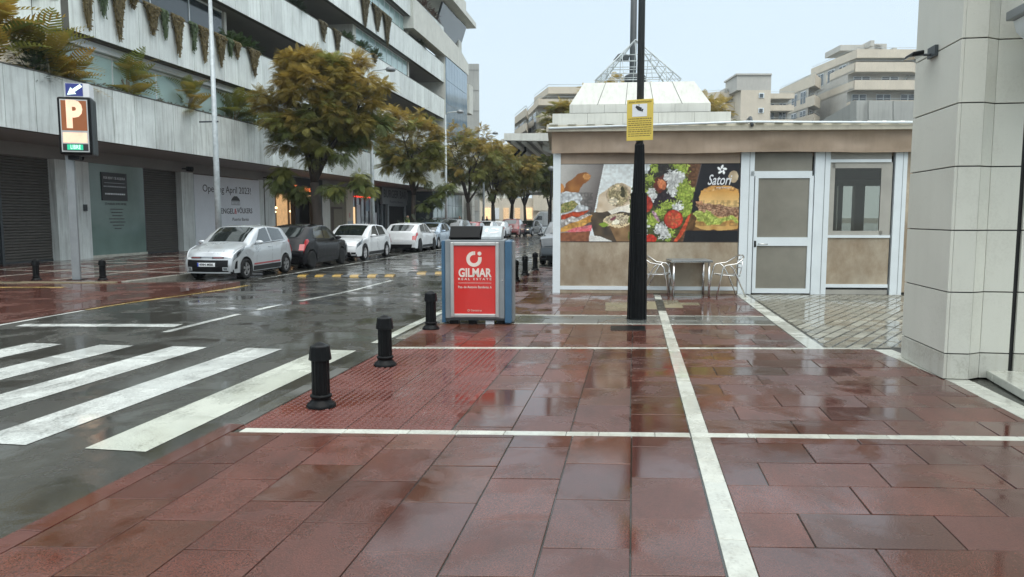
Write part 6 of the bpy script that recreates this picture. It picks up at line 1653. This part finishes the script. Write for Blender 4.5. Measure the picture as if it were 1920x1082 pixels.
def shrub(X, Y, Z, label, n_, rx, ry, rz_, c_, group='plants on the terraces', name='terrace_shrub', fs=.22, cat='shrub'):
    r_ = empty(name, (X, Y, Z), 0, label, cat, group, local=True)
    d = unit(n_); d[:, 2] = np.abs(d[:, 2]); pos = d*np.array([rx, ry, rz_])*NR.uniform(.4, 1, (n_, 1))
    col = np.array(c_)*NR.uniform(.6, 1.4, (n_, 1)); leaf_mesh('foliage', FR[0], FR[1], pos, d+NR.normal(size=(n_,3))*.3, np.tile([0,0,1.],(n_,1)), fs*NR.uniform(.7,1.3,n_), col, r_)
    b = MB()
    for k in range(4): b.tube([(0,0,0), (ru(-.5,.5)*rx, ru(-.5,.5)*ry, rz_*.6)], [.02,.01], 4)
    b.build('stem', M['bark'], r_)
XPp = XB-.42; ZP = 5.72
def yat(px, X=XPp): return VX(px, 200, X)[0]
palm(XPp-.6, yat(22), ZP, 'tall palm with orange tinted fronds at the left edge of the terrace', 60, 1.6, .85, 1.0)
palm(XPp-.1, yat(98), ZP, 'palm with yellow green fan of leaves beside the terrace corner', 40, 1.25, .7, .7)
palm(XPp, yat(128), ZP, 'low orange leaved palm in front of the first glass pane', 34, 1.05, 1.0, .35)
palm(XPp, yat(245), ZP, 'spreading palm in the middle of the pale glass screen', 36, 1.05, .7, .6)
palm(XPp, yat(352), ZP, 'drooping palm just left of the street lamp pole', 32, .95, .8, .6)
palm(XPp, yat(440), ZP, 'green palm on the terrace left of the big tree', 46, 1.15, .35, .6)
shrub(XPp, yat(66), ZP, 'round dark green bush between the two leftmost palms', 260, .65, .65, 1.25, (.022,.045,.015))
shrub(XPp, yat(480), ZP, 'green bush on the terrace by the big tree', 220, .6, .9, .9, (.05,.08,.02)); shrub(XPp, yat(515), ZP, 'reddish trailing bush by the terrace edge near the big tree', 220, .6, 1.2, .5, (.08,.045,.03))
n_ = 2600; yy_ = NR.uniform(22, 60, n_); dens = .5+.5*np.sin(yy_*1.7)+.3*np.sin(yy_*4.1); kk = dens > .25; yy_ = yy_[kk]; n_ = len(yy_)
d = unit(n_); d[:, 2] = np.abs(d[:, 2]); pos = np.stack([XB-.30+NR.normal(size=n_)*.09, yy_, 5.93+np.abs(NR.normal(size=n_))*.05], 1)
cr = leaf_mesh('creeping_succulents', FR[0], FR[1], pos, d, np.tile([0,0,1.],(n_,1)), .15*NR.uniform(.7,1.3,n_), np.array([.13,.11,.06])*NR.uniform(.5,1.5,(n_,1)), None)
tag(cr, 'low creeping succulents running along the top of the first parapet', 'ground cover', None, 'stuff')
# hanging plants over the parapets: bundles of thin drooping strands
def hang(Y, ztop, wd, ln, c_, label, X=XB+.03):
    r_ = empty('hanging_plant', (X, Y, ztop), 0, label, 'hanging plant', 'plants hanging over the balcony parapets', local=True)
    n_ = int(220*wd*ln/1.2)+60
    y = NR.normal(size=n_)*wd*.30; y = np.clip(y, -wd*.5, wd*.5); L = ln*(1-(np.abs(y)/(wd*.5))**1.6*.7)*NR.uniform(.3, 1.0, n_)**.7
    vs, fs = [], []
    for i in range(n_):
        x0 = NR.uniform(.0, .10); x1 = x0+NR.uniform(0,.05); w = .02; k = 4; prev = None; yj = y[i]
        for j in range(k+1):
            t = j/k; z = -L[i]*t+.05*(1-t); yj = y[i]*(1-.45*t)+NR.normal()*.03; xx = x0+(x1-x0)*t+.03*math.sin(t*3)
            b0 = len(vs); vs += [(xx, yj-w*(1-.6*t), z), (xx+.012, yj+w*(1-.6*t), z)]
            if j: fs.append((b0-2, b0-1, b0+1, b0))
    # tiny side leaves
    n2 = n_*5; ii = NR.randint(0, n_, n2); t = NR.rand(n2); p = np.stack([.03+NR.uniform(0,.09,n2), y[ii]*(1-.45*t)+NR.normal(size=n2)*.02, -L[ii]*t], 1)
    me = bpy.data.meshes.new('strands'); me.from_pydata(vs, [], fs); ca_ = me.color_attributes.new('col', 'FLOAT_COLOR', 'POINT'); cc = np.ones((len(vs), 4)); cc[:, :3] = np.array(c_)*np.repeat(NR.uniform(.6, 1.4, (n_, 1)), 10, axis=0); ca_.data.foreach_set('color', cc.ravel()); me.materials.append(M['leaf']); link(bpy.data.objects.new('strands', me), r_)
    d = np.stack([np.abs(NR.normal(size=n2)), NR.normal(size=n2), -np.abs(NR.normal(size=n2))-.3], 1)
    leaf_mesh('leaflets', [(0,-.2,0),(.6,-.25,0),(1,0,0),(.5,.3,0)], [(0,1,2,3)], p, d, np.tile([1.,0,0],(n2,1))+NR.normal(size=(n2,3))*.4, NR.uniform(.06,.13,n2), np.array(c_)*NR.uniform(.6,1.5,(n2,1)), r_)
BRN, BGR = (.17,.135,.06), (.09,.13,.06)
def pxY(px, z):           # Y along the parapet plane for a photo column at height z
    d0 = ray(px, 100); return XB*(d0.y/d0.x)
# (px centre, px bottom, width m, colour)
for px, pyb, wd, c_, lab in ((65,30,.7,BRN,'brown hanging plant at the far left of the second parapet'),(163,60,.62,BRN,'long brown hanging plant right of the corner notice'),(193,36,.5,BGR,'short green hanging plant between two long brown ones'),(221,80,.68,BRN,'longest brown hanging plant, above the first glass panes'),
    (248,18,.4,BRN,'tiny brown tuft over the second parapet'),(284,70,.85,BRN,'wide brown hanging plant over the spreading palm'),(306,78,.4,BGR,'thin green hanging plant beside the wide brown one'),(331,108,.72,BRN,'pointed brown hanging plant above the drooping palm'),
    (360,100,.45,BGR,'thin green trailing plant left of the lamp pole'),(379,120,.65,BRN,'brown hanging plant just left of the lamp pole'),(410,130,.75,BRN,'brown hanging plant just right of the lamp pole'),(428,110,.35,BGR,'thin green strand right of the lamp pole'),(440,112,.6,BRN,'short brown hanging plant above the terrace palm'),(472,145,1.0,BRN,'broad dark hanging plant where the big tree begins')):
    Yp = pxY(px, 9) 
    if px < 130: Yp = None
    if Yp is None:
        hang(0, 9.32, wd, .95, c_, lab, X=0); o = [q for q in COL.objects if q.get('label') == lab][0]; q_ = ray(px, 30); tt = (Y0-.06)/q_.y; o.location = (q_.x*tt, Y0-.06, 9.32); o.rotation_euler.z = -R(90)
    else:
        zb6 = VX(px, pyb, XB+.05)[1]; hang(Yp, 9.32, wd, max(.35, 9.32-zb6), c_, lab)
for px, zt_, wd, ln, lab in ((604,12.6,1.0,1.1,'dark hanging plant over the third parapet'),(630,12.6,1.1,1.3,'second dark hanging plant on the third parapet'),(700,12.6,.8,.6,'small hanging tuft on the third parapet'),
    (683,15.9,1.6,2.0,'large brown hanging mass over the fourth parapet'),(706,15.9,2.0,1.7,'wide brown curtain of hanging plant over the fourth parapet'),(724,15.9,1.8,2.2,'brown hanging plant by the glass screen of the fourth floor')):
    hang(pxY(px, zt_), zt_, wd, ln, (.13,.11,.06), lab)
for px, zt_, c_, w_, lab in ((455,9.3,(.06,.10,.03),1.4,'spiky green plants over the second parapet by the big tree'),(475,9.3,(.05,.09,.03),1.3,'green plants over the second parapet behind the big tree top'),(568,12.55,(.03,.05,.03),.7,'dark bush on the third floor balcony'),(665,12.6,(.06,.10,.04),1.4,'light green plants on the third floor parapet'),(690,12.6,(.05,.09,.03),1.3,'green clump on the third floor parapet'),(712,12.6,(.05,.08,.03),1.0,'green clump farther along the third parapet'),
    (795,15.85,(.06,.08,.04),.8,'small plants at the end of the fourth parapet'),(790,19.15,(.14,.08,.06),1.8,'pinkish brown plants on the top parapet'),(805,19.15,(.16,.10,.08),1.8,'pinkish plants farther along the top parapet'),(820,19.15,(.12,.08,.06),1.6,'reddish plants near the end of the top parapet')):
    shrub(XB-.3, pxY(px, zt_), zt_, lab, 150, .35, w_, .5 if zt_ < 19 else .9, c_, fs=.3)
for px, D, lab, c_ in ((772,44,'dark leafy bush at the foot of the second tree',(.02,.035,.014)),(820,58,'leafy bush beside the far shop windows',(.03,.05,.02)),(806,57,'dark round bush before the end shop',(.018,.03,.012))):
    p = PD(px, 420, D); shrub(p.x, p.y, .02, lab, 200, 1.0, 1.0, 1.5, c_, group='bushes on the far pavement', name='pavement_bush', fs=.4)

# ================================================================== PEOPLE far down the street
def person(X, Y, label, cloth, legs, ang=0, stride=.18):
    r_ = empty('person', (X, Y, .02), ang, label, 'person', None, local=True)
    J = {'pel':(0,0,.95,.14,.11),'ab':(0,0,1.15,.135,.10),'ch':(0,.01,1.36,.16,.11),'nk':(0,0,1.50,.06,.06),'hd0':(0,-.01,1.60,.085,.095),'hd1':(0,-.01,1.72,.08,.09),
         'hl':(.09,0,.88,.095,.095),'kl':(.10,-.05-stride*.4,.50,.062,.062),'al':(.10,-stride,.09,.045,.045),'tl':(.11,-stride-.16,.04,.04,.035),
         'hr':(-.09,0,.88,.095,.095),'kr':(-.10,.02,.50,.062,.062),'ar':(-.10,stride,.10,.045,.045),'tr':(-.11,stride-.15,.04,.04,.035),
         'sl':(.19,0,1.42,.065,.065),'el':(.25,.03,1.14,.045,.045),'wl':(.24,-.08,.90,.032,.032),'fl':(.24,-.11,.82,.03,.02),
         'sr':(-.19,0,1.42,.065,.065),'er':(-.25,.03,1.14,.045,.045),'wr':(-.24,-.08,.90,.032,.032),'fr':(-.24,-.11,.82,.03,.02)}
    E_ = [('pel','ab'),('ab','ch'),('ch','nk'),('nk','hd0'),('hd0','hd1'),('pel','hl'),('hl','kl'),('kl','al'),('al','tl'),('pel','hr'),('hr','kr'),('kr','ar'),('ar','tr'),('ch','sl'),('sl','el'),('el','wl'),('wl','fl'),('ch','sr'),('sr','er'),('er','wr'),('wr','fr')]
    ks = list(J); me = bpy.data.meshes.new('person'); me.from_pydata([J[k][:3] for k in ks], [(ks.index(a), ks.index(c)) for a, c in E_], [])
    o = bpy.data.objects.new('figure', me); link(o, r_); md = o.modifiers.new('skin', 'SKIN'); 
    for i, k in enumerate(ks): me.skin_vertices[0].data[i].radius = J[k][3:] if me.skin_vertices else (0,0)
    me.skin_vertices[0].data[0].use_root = True
    o.modifiers.new('sub', 'SUBSURF').levels = 2; o.modifiers['sub'].render_levels = 2
    return o, r_
def dress(o, r_, cloth, legs, hair):
    dg = bpy.context.evaluated_depsgraph_get(); me = bpy.data.meshes.new_from_object(o.evaluated_get(dg)); o.modifiers.clear(); o.data = me
    me.materials.clear()
    for m_ in (cloth, legs, M['skin'], hair, M['black']): me.materials.append(m_)
    for p in me.polygons:
        c = p.center; p.use_smooth = True
        p.material_index = 4 if c.z < .10 else 1 if c.z < .92 and abs(c.x) < .2 else 2 if (abs(c.x) > .2 and c.z < .90) else 0 if c.z < 1.50 else (3 if (c.z > 1.68 or c.y > .02) else 2)
for px, D, lab, cl, lg, an in ((862,62,'person in dark clothes walking past the end shops behind the red car','cloth_dark','cloth_dark',.4),(905,80,'person in a dark red coat beneath the third tree','cloth_red','cloth_dark',2.0),(913,80,'person in dark clothes beside the one in dark red','cloth_dark','cloth_dark',-1),
                           (764,46,'person in a dark jacket with yellow green trim behind the white hatchbacks','hivis','cloth_dark',1.4)):
    p = PD(px, 420, D); o, r_ = person(p.x, p.y, lab, None, None, an)
    bpy.context.view_layer.update(); dress(o, r_, M[cl], M[lg], M['brown_dark'])

# ================================================================== damp air
b = MB(); b.box((-69, -5.5, -1.6), (110, 175, 34)); hz = b.build('haze', M['grout'])
m_ = bpy.data.materials.new('damp_air'); m_.use_nodes = True; m_.node_tree.nodes.clear()
o_ = m_.node_tree.nodes.new('ShaderNodeOutputMaterial'); v_ = m_.node_tree.nodes.new('ShaderNodeVolumePrincipled')
v_.inputs['Color'].default_value = (.9,.95,1,1); v_.inputs['Density'].default_value = .0004; v_.inputs['Anisotropy'].default_value = .2
m_.node_tree.links.new(v_.outputs[0], o_.inputs['Volume']); hz.data.materials.clear(); hz.data.materials.append(m_); hz['kind'] = 'stuff'
